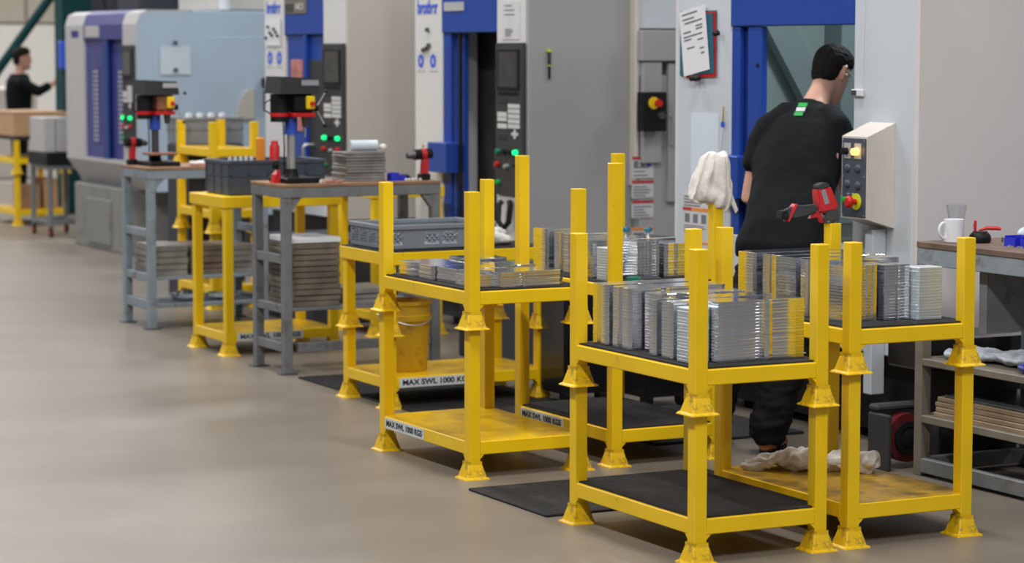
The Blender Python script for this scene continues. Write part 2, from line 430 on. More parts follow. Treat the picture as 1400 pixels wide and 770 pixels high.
# right-hand stack
z5 = .7915; X5 = 5.225; G5 = 'aluminium parts on the right-hand pallet stack'
plate_stack(X5, 8.13, z5, .40, .12, 19, tt, 1, 'rearmost pile of aluminium parts on the right-hand pallet stack', G5)
plate_stack(X5+.015, 7.99, z5, .38, .115, 19, tt, 0, 'second pile of aluminium parts from the rear on the right-hand pallet stack', G5)
plate_stack(X5, 7.86, z5, .42, .11, 19, tt, 2, 'third pile of aluminium parts from the rear on the right-hand pallet stack, wave-edged', G5)
plate_stack(X5+.01, 7.72, z5, .38, .12, 19, tt, 0, 'fourth pile of aluminium parts from the rear on the right-hand pallet stack', G5)
plate_stack(X5+.02, 7.585, z5, .17, .12, 18, tt, 2, 'wavy pile of aluminium parts just behind the front corner post of the right-hand stack', G5)
plate_stack(X5+.195, 7.56, z5, .115, .14, 18, tt, 3, 'ribbed pile of aluminium parts in the middle of the near edge of the right-hand pallet', G5)
plate_stack(X5+.315, 7.52, z5, .115, .09, 17, tt*1.0, 1, 'pale matt pile of parts beside the right front post of the right-hand stack', G5, m='aluminium_soft')
# low layer on the middle stack
z2 = .788; X2 = 4.665; G2 = 'low aluminium parts on the middle pallet stack'
plate_stack(X2, 9.80, z2, .21, .35, 6, .0105, 0, 'low pile of aluminium parts beside the rear aisle-side post of the middle stack', G2, jit=.003)
plate_stack(X2+.01, 9.60, z2, .26, .18, 6, .0105, 2, 'low pile of aluminium parts halfway along the aisle edge of the middle stack', G2, jit=.003)
plate_stack(X2, 9.41, z2, .14, .17, 5, .0105, 1, 'low pile of small aluminium parts just behind the front post of the middle stack', G2, jit=.003)
plate_stack(X2+.10, 9.37, z2, .315, .19, 6, .0108, 0, 'low broad pile of aluminium parts along the near edge of the middle stack', G2, jit=.003)
plate_stack(X2+.25, 9.68, z2, .19, .22, 6, .0105, 3, 'low pile of aluminium parts near the centre rear of the middle stack', G2, jit=.003)
plate_stack(X2+.24, 9.94, z2, .20, .20, 7, .0105, 2, 'low pile of aluminium parts in the rear machine-side corner of the middle stack', G2, jit=.003)
# on the tall two-tier pallet
z4 = .7835; X4 = 5.35; G4 = 'aluminium parts on the tall two-tier pallet'
plate_stack(X4, 10.05, z4, .13, .13, 16, .0118, 1, 'pile of aluminium parts standing in the far aisle corner of the tall pallet', G4)
plate_stack(X4+.02, 9.86, z4, .22, .16, 15, .0118, 0, 'second pile of aluminium parts from the far corner of the tall pallet', G4)
plate_stack(X4, 9.63, z4, .20, .18, 14, .0118, 1, 'plain pile of aluminium parts behind the tall front post', G4)
plate_stack(X4-.01, 9.47, z4, .075, .10, 12, .0118, 1, 'small pale pile of parts right behind the tall front post', G4, m='aluminium_soft')
plate_stack(X4+.14, 9.49, z4, .13, .16, 13, .0125, 2, 'ribbed pile of aluminium parts right of the tall front post', G4)
plate_stack(X4+.23, 9.66, z4, .22, .20, 13, .0125, 1, 'wide pile of aluminium parts at the machine side of the tall pallet', G4)
plate_stack(X4+.29, 9.50, z4, .12, .12, 12, .0125, 3, 'rounded pile of aluminium parts beside the rag-hung post', G4)
# small parts on that deck
t = thing('clamp_tool', 'small green and grey clamp lying in front of the aluminium parts on the tall pallet', 'tool', (5.45, 9.40, z4))
MB().box(5.40, 5.455, 9.385, 9.415, z4, z4+.022, .004).build('green_body', 'emerald', t)
MB().cyl((5.455, 9.40, z4+.010), (5.56, 9.395, z4+.010), .006).build('grey_bar', 'iron', t)
for i in range(14):
    a = random.uniform(0, 3)
    x, y = 5.37+i*.0115, 9.36+random.random()*.02
    single(MB().cyl((x, y, z4+.004), (x+.012*cos(a), y+.012*sin(a), z4+.004), .004, n=8).build('small_nut', 'steel'),
           ORD[i]+' of the tiny metal nuts on the tall pallet deck edge', 'nut', 'nuts scattered on the tall pallet deck')
for i, (x, y) in enumerate(((5.62, 9.80), (5.70, 9.74))):
    t = thing('suction_cup', ('left' if i == 0 else 'right') + ' one of two small dark blue knobs standing on the aluminium parts', 'knob', (x, y, z4+.1632), 'dark blue knobs on the aluminium parts')
    zz = z4+.1632
    MB().lathe((x, y, zz), [(.010, 0), (.007, .012), (.006, .018)], 10).build('stem', 'steel', t, True)
    MB().lathe((x, y, zz), [(.006, .018), (.017, .022), (.018, .034), (.012, .042)], 12).build('cap', 'teal', t, True)

# ------------------------------------------------------------------ crates
def crate(x, y, z, L, W, h, m, label, lattice=True, wall=.008, group=None):
    """L along x, W along y"""
    t = thing('plastic_crate', label, 'crate', (x, y, z), group)
    B(x+.01, x+L-.01, y+.01, y+W-.01, z, z+.006).build('bottom', m, t)
    for nm, (a, b, c, d), ax in (('side_wall', (x, x+L, y, y+wall), 'x'), ('side_wall', (x, x+L, y+W-wall, y+W), 'x'),
                                 ('side_wall', (x, x+wall, y+wall, y+W-wall), 'y'), ('side_wall', (x+L-wall, x+L, y+wall, y+W-wall), 'y')):
        mb = MB(); lo = z+.006; hi = z+h
        if lattice:
            mb.box(a, b, c, d, lo, lo+.018); mb.box(a, b, c, d, hi-.03, hi)
            s0, s1 = (a, b) if ax == 'x' else (c, d)
            n = max(3, round((s1-s0)/.10)); st = (s1-s0)/n
            for i in range(n+1):
                q = s0+i*st; q0 = max(s0, q-.008); q1 = min(s1, q+.008)
                mb.box(*((q0, q1, c, d) if ax == 'x' else (a, b, q0, q1)), lo+.018, hi-.03)
            for i in range(n):
                q = s0+(i+.5)*st; hh = (hi-.03)-(lo+.018); mid = (hi-.03+lo+.018)/2
                if ax == 'x' and i % 3 == 1:
                    mb.box(q-st/2+.008, q+st/2-.008, c, d, lo+.018, hi-.03); continue
                for sg in (1, -1):
                    for k in (-1, 0, 1):
                        ang = math.atan2(hh, st*.6)*sg
                        ln = math.hypot(hh, st*.6)/2
                        cq = q + k*st*.26
                        if ax == 'x':
                            mt = Matrix.Translation((cq, (c+d)/2, mid)) @ Matrix.Rotation(-ang, 4, 'Y')
                            mb.box(-ln*.8, ln*.8, -wall*.4, wall*.4, -.0035, .0035, mtx=mt)
                        else:
                            mt = Matrix.Translation(((a+b)/2, cq, mid)) @ Matrix.Rotation(ang, 4, 'X')
                            mb.box(-wall*.4, wall*.4, -ln*.8, ln*.8, -.0035, .0035, mtx=mt)
        else:
            mb.box(a, b, c, d, lo, hi)
            s0, s1 = (a, b) if ax == 'x' else (c, d)
            n = max(3, round((s1-s0)/.11)); st = (s1-s0)/n
            e = .005
            for i in range(n+1):
                q = min(max(s0+i*st, s0+.006), s1-.006)
                mb.box(*((q-.005, q+.005, c-e, d+e) if ax == 'x' else (a-e, b+e, q-.005, q+.005)), lo, hi-.02)
            mb.box(*((a, b, c-e, d+e) if ax == 'x' else (a-e, b+e, c, d)), z+h*.55, z+h*.60)
        mb.build('side_wall', m, t)
    rm = MB()
    for a, b, c, d in ((x-.008, x+L+.008, y-.008, y+.012), (x-.008, x+L+.008, y+W-.012, y+W+.008), (x-.008, x+.012, y+.012, y+W-.012), (x+L-.012, x+L+.008, y+.012, y+W-.012)):
        rm.box(a, b, c, d, z+h-.018, z+h+.004, .002)
    rm.build('rim', m, t)
    return t
crate(5.185, 11.42, .7835, .60, .44, .118, 'greyplastic', 'shallow grey plastic crate with lattice sides on the yellow table')
crate(5.30, 13.87, .926, .60, .40, .20, 'slateplastic', 'dark slate-blue closed-sided crate on the yellow stand between the benches', lattice=False)
# rag on the yellow table beyond the grey crate
def rag(name, label, pts, m, amp=.02, cat='rag', vox=.008, seed=3, scale=18):
    mb = MB()
    for (c, r) in pts:
        n = 14; rg = []
        for j in range(1, 8):
            ph = pi*j/8
            rg.append([Vector((c[0]+r[0]*sin(ph)*cos(2*pi*i/n), c[1]+r[1]*sin(ph)*sin(2*pi*i/n), c[2]-r[2]*cos(ph))) for i in range(n)])
        mb.loft(rg)
    o = mb.build(name, m)
    remesh(o, vox, 3, .5); bake(o)
    zmin = min(v.co.z for v in o.data.vertices)
    vs = [(v.co.copy(), v.normal.copy()) for v in o.data.vertices]; out = []
    for c, nn in vs:
        p = c*scale + Vector((seed, 0, 0))
        d = noise.noise(p)*1.0 + .5*noise.noise(p*2.3)
        rg2 = abs(noise.noise(p*1.4+Vector((9, 9, 9))))
        q = c + nn*(d*amp - rg2*amp*.9)
        out += (q.x, q.y, max(q.z, zmin))
    o.data.vertices.foreach_set('co', out); o.data.update()
    for p in o.data.polygons: p.use_smooth = True
    o.data.materials.clear(); o.data.materials.append(M[m])
    return single(o, label, cat)
rag('rag', 'crumpled off-white rag on the yellow table, between the grey crate and the machine', [((5.87, 11.52, .81), (.06, .08, .03)), ((5.90, 11.66, .825), (.07, .09, .04)), ((5.85, 11.60, .815), (.08, .06, .03))], 'rag_grey', .012)
rag('rag', 'white crumpled rag lying on the worn lower deck of the right-hand stack', [((5.36, 8.19, .190), (.10, .08, .038)), ((5.45, 8.12, .20), (.10, .09, .050)), ((5.56, 8.04, .19), (.09, .08, .036)), ((5.28, 8.23, .178), (.06, .05, .024)), ((5.63, 7.96, .195), (.055, .055, .045))], 'cloth_white', .030, vox=.007, scale=13)

# ------------------------------------------------------------------ bucket
t = thing('bucket', 'grubby yellow plastic bucket on the deck of the rear pallet', 'bucket', (5.37, 11.62, .157))
MB().lathe((5.37, 11.62, .157), [(.115, 0), (.118, .004), (.134, .255), (.142, .258), (.144, .285), (.136, .289), (.136, .335), (.145, .338), (.146, .355), (.138, .357), (.132, .355), (.112, .012)], 32).build('shell', 'bucket', t, True)
hp = [(5.37+.146*cos(a), 11.62+.146*sin(a), .157+.29-.05*sin((a-pi)*1.0)**2) for a in [pi+i*pi/14 for i in range(15)]]
MB().tube(hp, .003, 6).build('handle', 'steel', t, True)

# ------------------------------------------------------------------ machines
def plate_text_lines(x, y0, y1, ztop, zbot, n, parent, m='print', rnd=None, th=.006, face='-x'):
    mb = MB(); h = (ztop-zbot)/n
    for i in range(n):
        z = ztop-(i+.5)*h; L = (y1-y0)*random.uniform(.5, .95)
        if face == '-x': mb.box(x-.0012, x, y1-L, y1, z-th/2, z+th/2)
        else: mb.box(y0, y0+L, x-.0012, x, z-th/2, z+th/2)
    return mb.build('printed_lines', m, parent)
def control_panel(t, X, y0, y1, z0, z1, lit=True):
    """dark keypad column facing the aisle at plane X, parts under t"""
    W = y1-y0; H = z1-z0
    p = B(X-.02, X+.002, y0, y1, z0, z1, .004).build('control_panel', 'darkgrey', t)
    def at(u, v): return y1-u*W, z1-v*H     # u to the right as read, v down
    def pc(nm, u0, u1, v0, v1, d, m, bev=0):
        ya, za = at(u0, v0); yb, zb = at(u1, v1)
        return B(X-.02-d, X-.019, yb, ya, zb, za, bev).build(nm, m, p)
    pc('screen_frame', .08, .88, .04, .31, .006, 'black', .002); pc('screen', .15, .82, .06, .29, .008, 'screen')
    for i in range(8): pc('soft_key', .1+i*.095, .17+i*.095, .325, .342, .004, 'black')
    for v in (.36, .455, .53, .60):
        for k in range(4):
            m = 'key_white' if v in (.455, .53) else 'darkgrey'
            pc('key', .10+.085*k, .17+.085*k, v, v+.032, .004, m)
            if v == .455: pc('key', .10+.085*k, .17+.085*k, v+.036, v+.06, .004, m)
    for i in range(5):
        for k in range(5): pc('key', .48+.085*k, .55+.085*k, .40+.033*i, .427+.033*i, .004, 'key_white')
    for (u, v) in ((.64, .59), (.72, .59), (.80, .59), (.72, .57), (.72, .61)): pc('key', u-.03, u+.03, v-.005, v+.016, .004, 'key_white')
    for i, (u, v, m) in enumerate(((.15, .715, 'green_glow' if lit == 2 else 'emerald'), (.38, .715, 'black'), (.6, .715, 'black'), (.78, .715, 'green_glow'), (.12, .80, 'red'), (.78, .80, 'red' if lit == 2 else 'black'), (.45, .81, 'steel'), (.14, .92, 'green'))):
        y, z = at(u, v); MB().lathe((X-.02, y, z), [(.016, 0), (.016, .012), (.013, .026)], 12, axis='x').build('push_button', m, p, True)
    return p
def brother_machine(y0, open_door, lit, label, ys):
    """frontage along the row from y0 (near) ; ys = (panel/door seam, door/white seam, far edge)"""
    X = 7.0; yp, yd, ye = ys; H = 2.75; D = 2.3
    t = thing('milling_machine', label, 'machine', (X+D/2, (y0+ye)/2, 0))
    # side enclosure nearest the camera, seen edge on
    B(X+.002, X+D, y0, y0+.03, .60, H, .004).build('side_panel', 'panelgrey_cool' if open_door else 'panelgrey', t)
    B(X+.002, X+D, ye-.03, ye, .60, H, .004).build('side_panel', 'panelwhite', t)
    B(X+D-.03, X+D, y0+.03, ye-.03, .32, H).build('rear_panel', 'panelgrey', t)
    B(X+.02, X+D, y0, ye, H, H+.03).build('roof_panel', 'panelwhite', t)
    B(X+.12, X+D-.1, y0+.1, ye-.1, .06, .40).build('base', 'darkgrey', t)
    B(X+.04, X+D-.05, y0+.03, ye-.03, .40, .60).build('sump', 'black', t)
    for a in (y0+.15, ye-.15):
        for b in (X+.25, X+D-.25): MB().cyl((b, a, 0), (b, a, .07), .045).build('levelling_foot', 'iron', t)
    # column with controls, near side
    B(X-.004, X+.25, y0+.031, yp, .60, H, .006).build('front_column', 'panelwhite', t)
    # far white column
    B(X-.004, X+.25, yd, ye-.031, .60, H, .006).build('front_column', 'panelwhite', t)
    B(X-.006, X+.22, yp+.001, yd-.001, 1.88, H, .004).build('door_header', 'blue', t)
    B(X-.003, X+.22, yp+.001, yd-.001, .60, .699, .004).build('apron', 'bluewhite', t)
    dz0, dz1 = .70, 1.875
    if open_door:
        B(X+.005, X+.035, yd-.11, yd-.002, dz0, dz1, .003).build('door_leaf', 'blue', t)
        B(X+.04, X+.07, yd-.235, yd-.11, dz0, dz1, .003).build('door_leaf', 'blue', t)
        B(X+.002, X+.02, yd-.245, yd-.225, dz0, dz1).build('door_seal', 'black', t)
        B(X-.08, X+.03, yd-.21, yd+.06, 1.0, 1.19, .004).build('handle_box', 'blue', t)
        hb = MB(); yy = yd+.075
        hb.tube([(X-.07, yy-.02, 1.17), (X-.075, yy+.045, 1.17), (X-.075, yy+.06, 1.15), (X-.075, yy+.06, .98), (X-.075, yy+.045, .96), (X-.07, yy-.02, .96)], .007, 8)
        hb.build('handle', 'steel', t, True)
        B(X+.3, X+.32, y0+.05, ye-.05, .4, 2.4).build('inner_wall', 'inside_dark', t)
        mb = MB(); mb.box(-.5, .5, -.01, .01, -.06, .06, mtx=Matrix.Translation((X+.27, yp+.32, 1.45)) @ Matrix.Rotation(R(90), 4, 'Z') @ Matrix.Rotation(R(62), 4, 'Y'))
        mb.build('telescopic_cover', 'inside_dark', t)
    else:
        mid = (yp+yd)/2
        B(X+.012, X+.04, mid-.03, yd-.02, dz0, dz1, .004).build('door_leaf', 'blue', t)
        B(X+.024, X+.05, yp+.01, mid+.05, dz0, dz1, .004).build('door_leaf', 'blue', t)
        B(X+.006, X+.013, mid+.05, yd-.09, 1.19, 1.70, .002).build('door_window', 'pink', t)
        B(X+.018, X+.025, yp+.03, mid-.04, 1.0, 1.70, .002).build('door_window', 'darkgrey', t)
        B(X-.01, X+.02, mid-.045, mid-.005, dz0, dz1, .003).build('door_edge', 'blue', t)
        MB().tube([(X+.02, mid-.12, 1.10), (X-.05, mid-.12, 1.10), (X-.06, mid-.12, 1.08), (X-.06, mid-.12, .92), (X-.05, mid-.12, .90), (X+.02, mid-.12, .90)], .012, 8).build('handle', 'steel', t, True)
    control_panel(t, X-.004, y0+.02, yp-.02, .90, 1.815, lit)
    return t
m2 = brother_machine(13.377, True, 1, 'grey milling machine with open blue door and dark interior, behind the middle pallets', (13.779, 14.546, 14.961))
m1 = brother_machine(16.049, False, 2, 'milling machine with closed blue doors behind the nearer drill press', (16.458, 17.175, 17.574))
# m2 extras
text('brother', .12, (6.994, 14.755, 2.04), '-x', 'blue_print', m2, width=.30, bold=True)
B(6.988, 6.993, 14.22, 14.50, 2.015, 2.07).build('name_plate', 'key', m2)
text('brother', .12, (6.994, 17.38, 2.075), '-x', 'blue_print', m1, width=.27, bold=True)
pl = B(6.988, 6.995, 16.75, 17.15, 2.03, 2.13).build('name_plate', 'bench_tan', m1)
B(6.985, 6.9885, 16.98, 17.14, 2.045, 2.10).build('plate_panel', 'iron', pl)
text('HC1', .06, (6.985, 16.86, 2.075), '-x', 'label_white', pl, width=.14, bold=True)
B(6.992, 6.997, 13.47, 13.70, 1.835, 2.06).build('notice', 'label_white', m2)
plate_text_lines(6.9915, 13.50, 13.67, 2.05, 1.97, 3, m2); plate_text_lines(6.9915, 13.52, 13.66, 1.90, 1.85, 4, m2)
for (mm, yy, zz, r) in ((m2, 14.85, 1.70, .033), (m2, 14.67, 1.70, .033), (m1, 17.45, 1.71, .036), (m1, 17.27, 1.71, .036)):
    d = B(6.993, 6.997, yy-.055, yy+.055, zz-.065, zz+.065).build('safety_sticker', 'label_white', mm)
    MB().lathe((6.9935, yy, zz), [(r*1.35, 0), (r*1.35, .001)], 20, axis='x').build('blue_disc', 'blue_print', d)
    B(6.9905, 6.9925, yy-.009, yy+.009, zz-.018, zz+.018).build('pictogram', 'label_white', d)
# magnets and note on the m1 / m2 white columns
nt = single(B(6.985, 6.989, 17.23, 17.52, 1.80, 2.0).build('paper_note', 'paper'), 'white paper note held by magnets on the column of the far blue-door machine', 'paper')
for i in range(7):
    yy = 17.49-.037*i; zz = 1.82+random.random()*.17
    single(MB().cyl((6.985, yy, zz), (6.970, yy, zz+.005), .011, n=10).build('magnet', 'black'), ORD[i]+' of seven black magnets on the paper note above the near press', 'magnet', 'magnets on the paper note')
for i, (yy, zz) in enumerate(((14.74, 1.90), (14.72, 1.80), (14.80, 1.77), (14.755, 1.78))):
    single(MB().cyl((6.994, yy, zz), (6.975, yy, zz), .014, n=10).build('magnet', 'iron'),
           ['topmost magnet', 'second magnet from the top', 'lower left magnet', 'lower middle magnet'][i]+' on the white column of the open blue-door machine', 'magnet', 'magnets on the white column')
# side of m2: marker, conduit, electrical cabinet, e-stop, warning labels
t = thing('marker_pen', 'black marker pen with lime cap stuck upright on the grey machine side', 'pen', (7.135, 13.36, 1.60))
MB().cyl((7.135, 13.362, 1.60), (7.135, 13.362, 1.68), .008).build('body', 'black', t, True)
MB().cyl((7.135, 13.362, 1.68), (7.135, 13.362, 1.76), .010).build('barrel', 'darkgrey', t, True)
MB().cyl((7.135, 13.362, 1.76), (7.135, 13.362, 1.775), .014).build('cap', 'yellow_lime', t, True)
MB().cyl((7.135, 13.362, 1.675), (7.135, 13.362, 1.682), .0115).build('ring', 'yellow_lime', t, True)
# cabinet group attached to machine 2
MB().box(7.69, 7.72, 13.30, 13.376, .95, 2.6, .006).build('conduit', 'beige', m2)
B(7.72, 8.6, 13.29, 13.376, .3, 1.62, .003).build('cabinet_door', 'panelgrey_cool', m2)
B(7.70, 8.6, 13.24, 13.376, 1.705, 1.89, .005).build('trunking', 'panelgrey_cool', m2)
B(7.72, 7.85, 13.255, 13.376, 1.09, 1.70, .004).build('switch_housing', 'panelgrey_cool', m2)
B(7.74, 8.6, 13.35, 13.376, 1.90, 2.7, .004).build('window_panel', 'bluewhite', m2)
for x in (7.90, 7.965):
    B(x, x+.05, 13.262, 13.295, .85, 1.69, .004).build('louvre_rib', 'panelgrey_cool', m2)
    MB().tube([(x+.01, 13.265, 1.37), (x+.01, 13.235, 1.37), (x+.01, 13.235, 1.20), (x+.01, 13.265, 1.20)], .005, 6).build('pull_handle', 'steel', m2, True)
eb = B(7.665, 7.83, 13.16, 13.24, 1.285, 1.52, .006).build('switch_box', 'black', m2)
MB().lathe((7.735, 13.16, 1.455), [(.036, 0), (.036, .008)], 18, axis='y').build('yellow_collar', 'yellow_plastic', eb, True)
MB().lathe((7.75, 13.15, 1.455), [(.014, 0), (.014, .02), (.024, .022), (.022, .038)], 16, axis='y').build('stop_button', 'red', eb, True)
MB().lathe((7.785, 13.16, 1.38), [(.026, 0), (.022, .022)], 14, axis='y').build('rotary_switch', 'iron', eb, True)
for (z0, z1, m) in ((1.0, 1.13, 'label_red'), (.88, .985, 'label_red'), (.76, .865, 'label_red'), (.63, .70, 'label_orange'), (.52, .62, 'label_orange')):
    lb = B(7.66, 7.81, 13.283, 13.289, z0, z1).build('warning_label', 'label_white', m2)
    B(7.66, 7.81, 13.281, 13.2835, z1-.018, z1).build('heading_bar', m, lb)
    plate_text_lines(13.2825, 7.67, 7.80, z1-.03, z0+.005, 4, lb, face='-y', th=.007)
    if z0 == 1.0:
        for k in range(3): B(7.672+.045*k, 7.70+.045*k, 13.280, 13.283, z1-.06, z1-.025).build('pictogram', 'print' if k < 2 else 'blue_print', lb)

# --- m0: lower machine with rounded front
t = thing('milling_machine', 'low-built white machine with violet-blue double doors at the far left end of the row', 'machine', (8.1, 21.45, 0))
X = 7.0; ya, ye = 20.467, 22.438; yp, yd = 20.829, 21.90
def frontprof(x0=X, top=2.106, bot=.57):
    return [(x0, bot+.22), (x0+.16, bot), (x0+.5, bot), (x0+.5, top), (x0+.10, top), (x0+.03, top-.03), (x0, top-.12)]
MB().prism(frontprof(), ya, yp, 'y').build('front_column', 'm0white', t)
MB().prism(frontprof(), yd, ye, 'y').build('front_column', 'm0white', t)
MB().prism([(X-.003, 1.86), (X+.3, 1.86), (X+.3, 2.109), (X+.10, 2.109), (X+.03, 2.079), (X-.003, 1.986)], yp, yd, 'y').build('door_header', 'violetblue', t)
MB().prism([(X, .82), (X, .79), (X+.16, .57), (X+.5, .57), (X+.5, .82)], yp, yd, 'y').build('apron', 'm0white', t)
mid = (yp+yd)/2-.02
B(X+.02, X+.05, mid, yd, .82, 1.86, .004).build('door_leaf', 'violetblue', t)
B(X+.045, X+.07, yp, mid+.03, .82, 1.86, .004).build('door_leaf', 'violetblue', t)
B(X+.0, X+.03, mid-.10, mid+.04, .82, 1.86, .004).build('door_edge', 'blue_dark', t)
for (a, b, xx) in ((mid+.18, mid+.36, X+.019), (yp+.06, yp+.26, X+.044)):
    w_ = B(xx-.004, xx, a, b, .95, 1.62).build('vent_grille', 'violetblue', t)
    for i in range(16): B(xx-.007, xx-.0035, a+.02, b-.02, .97+i*.04, .985+i*.04).build('grille_slat', 'key', w_)
B(X-.004, X, 22.05, 22.25, 1.88, 1.94).build('badge', 'blue_dark', t)
B(X-.006, X-.002, 21.45, 21.85, 1.88, 1.98).build('name_plate', 'key', t)
control_panel(t, X-.002, ya+.03, yp-.04, .95, 1.81, 2)
MB().prism([(X+.004, .79), (X+.16, .57), (X+.5, .57), (X+.5, .35), (X+2.6, .35), (X+2.6, 2.09), (X+.10, 2.09), (X+.034, 2.07), (X+.004, 1.98)], ya-.012, ya-.001, 'y').build('side_panel', 'm0side', t)
B(X+.62, X+1.2, ya-.022, ya-.012, .75, 1.88, .004).build('access_door', 'm0side', t)
B(X+.4, X+2.6, ye-.03, ye, .35, 2.09, .004).build('side_panel', 'panelwhite', t)
B(X+.45, X+2.6, ya, ye, 2.06, 2.10, .004).build('roof_panel', 'm0side', t)
B(X+.06, X+2.5, ya+.45, ye-.02, 0, .57, .01).build('base', 'base_grey', t)
B(X+.045, X+.061, ya+.9, ye-.4, .05, .45, .004).build('base_door', 'base_grey', t)
B(X+2.55, X+2.6, ya, ye, .35, 2.09).build('rear_panel', 'm0side', t)
B(X+.46, X+.50, ya+.05, ye-.05, .57, 2.08).build('inner_wall', 'bg_dark', t)
# fixtures on its side
single(B(7.20, 7.47, ya-.03, ya-.024, 1.56, 1.80).build('paper_sheet', 'paper_blue'), 'pale sheet of paper on the blue-grey side of the far machine', 'paper')
for zz, s in ((1.83, 'above'), (1.60, 'at the foot of')):
    single(MB().cyl((7.33, ya-.031, zz), (7.33, ya-.055, zz), .018, n=10).build('magnet', 'iron'), 'round magnet '+s+' the pale sheet on the far machine', 'magnet')
o = MB().prism([(7.86, 1.18), (8.03, 1.18), (8.03, 1.44), (7.96, 1.42), (7.90, 1.33)], ya-.06, ya-.023, 'y').build('filter_hood', 'panelgrey', t)
B(8.11, 8.24, ya-.11, ya-.012, 1.45, 1.53, .01).build('valve_block', 'black', t)
MB().cyl((8.17, ya-.06, 1.28), (8.17, ya-.06, 1.42), .05).build('filter_bowl', 'black', t, True)
# equipment standing on and behind the far machine's roof line
single(B(7.75, 8.5, 22.6, 23.2, 0, 2.5, .02).build('equipment_cabinet', 'bg_dark'), 'dark cabinet rising behind the far machine', 'cabinet')
single(B(8.0, 8.35, 20.9, 22.2, 2.115, 2.6, .01).build('oil_mist_unit', 'panelgrey'), 'grey box unit on the roof of the far machine, at its rear left', 'box')
single(B(8.55, 9.1, 21.3, 22.3, 2.115, 2.7, .01).build('coolant_tank', 'bg_blue'), 'dark blue tank on the roof of the far machine', 'tank')
single(MB().cyl((7.9, 20.75, 2.115), (7.9, 20.75, 2.5), .05).build('exhaust_stub', 'panelwhite'), 'white pipe stub standing on the far machine roof', 'pipe')

# --- m3: the machine in use
k = 6.6/6.75
X = 6.6
def s3(y): return y*k
def z3(z): return 1.78+(z-1.78)*k
yN, y1, y2, y3, yF = s3(9.180), s3(9.675), s3(10.480), s3(10.729), s3(11.27)
zD = 1.888; H = 2.8; D = 2.4
t = m3 = thing('milling_machine', 'nearest machine with blue door frame, the worker leaning into its open doorway', 'machine', (X+1.2, (yN+yF)/2, 0))
B(X+.002, X+D, yN, yN+.03, .42, H, .004).build('side_panel', 'panelwarm', t)
B(X+.002, X+D, yF-.03, yF, .42, H, .004).build('side_panel', 'panelwhite', t)
B(X, X+.20, yN+.031, y1, .42, H, .006).build('front_column', 'bluewhite', t)
B(X, X+.20, y3, yF-.031, .42, H, .006).build('front_column', 'bluewhite', t)
B(X-.006, X+.2, y1+.001, y3-.001, zD, H, .004).build('door_header', 'blue', t)
B(X, X+.18, y1+.001, y3-.001, .42, .879, .004).build('apron', 'bluewhite', t)
B(X+.12, X+D-.1, yN+.06, yF-.06, .05, .42).build('base', 'black', t)
B(X+D-.03, X+D, yN, yF, .3, H).build('rear_panel', 'panelgrey', t)
B(X, X+D, yN, yF, H, H+.03).build('roof_panel', 'panelwhite', t)
for a in (yN+.2, yF-.2):
    for b in (X+.35, X+D-.3): MB().cyl((b, a, 0), (b, a, .06), .045).build('levelling_foot', 'iron', t)
# door leaves pushed to the far side
B(X+.002, X+.03, y3-.075, y3-.002, .88, zD-.003, .004).build('door_leaf', 'blue', t)
B(X+.03, X+.055, y3-.15, y3-.065, .88, zD-.003, .004).build('door_leaf', 'blue_dark', t)
B(X+.002, X+.04, y2-.02, y2+.10, .88, zD-.003, .006).build('door_leaf', 'blue', t)
for zz in (1.7, 1.27): MB().lathe((X+.002, y2+.01, zz), [(.010, 0), (.010, .004)], 12, axis='x').build('lock_hole', 'black', t)
B(X-.085, X+.002, s3(10.53), s3(10.74), z3(1.045), z3(1.255), .005).build('handle_box', 'blue', t)
MB().tube([(X-.06, s3(10.735), 1.235), (X-.07, s3(10.79), 1.24), (X-.075, s3(10.805), 1.22), (X-.075, s3(10.805), 1.09), (X-.07, s3(10.79), 1.07), (X-.06, s3(10.735), 1.075)], .006, 8).build('handle', 'iron', t, True)
# interior
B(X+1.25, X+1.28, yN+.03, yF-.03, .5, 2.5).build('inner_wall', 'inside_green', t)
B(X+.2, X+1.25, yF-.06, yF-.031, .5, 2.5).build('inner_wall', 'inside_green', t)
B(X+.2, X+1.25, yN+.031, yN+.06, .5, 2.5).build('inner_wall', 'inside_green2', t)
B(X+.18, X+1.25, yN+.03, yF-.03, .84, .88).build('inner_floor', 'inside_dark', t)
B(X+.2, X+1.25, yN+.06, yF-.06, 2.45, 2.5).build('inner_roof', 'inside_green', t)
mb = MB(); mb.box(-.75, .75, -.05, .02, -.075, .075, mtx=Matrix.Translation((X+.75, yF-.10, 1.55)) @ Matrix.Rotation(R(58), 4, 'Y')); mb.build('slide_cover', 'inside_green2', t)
B(X+.86, X+.95, yF-.22, yF-.06, .88, 2.45, .005).build('guide_rail', 'inside_green2', t)
B(X+.24, X+.34, yF-.075, yF-.061, 1.80, 1.90).build('interlock_plate', 'key', t)
MB().box(X+1.15, X+1.25, 9.9, 10.1, .88, 2.45, .005).build('guide_rail', 'inside_green2', t)
l = bpy.data.lights.new('machine_lamp', 'AREA'); l.energy = 13; l.size = .3; l.color = (.85, 1, 1)
lo = bpy.data.objects.new('machine_lamp', l); COL.objects.link(lo); lo.location = (X+.65, 9.9, 2.42)
# thermometer with cable on the column
th = thing('thermometer', 'small white digital thermometer hanging on a thin cable on the machine column', 'thermometer', (X-.006, s3(9.63), 1.57))
B(X-.016, X-.001, s3(9.588), s3(9.672), 1.567, 1.598, .003).build('case', 'panelwhite', th)
B(X-.0175, X-.0155, s3(9.63), s3(9.668), 1.571, 1.594).build('display', 'iron', th)
MB().tube([(X-.004, s3(9.60), 1.597), (X-.004, s3(9.598), 1.75), (X-.004, s3(9.592), 1.9), (X-.004, s3(9.60), 2.3)], .0022, 6).build('cable', 'panelwhite', th, True)
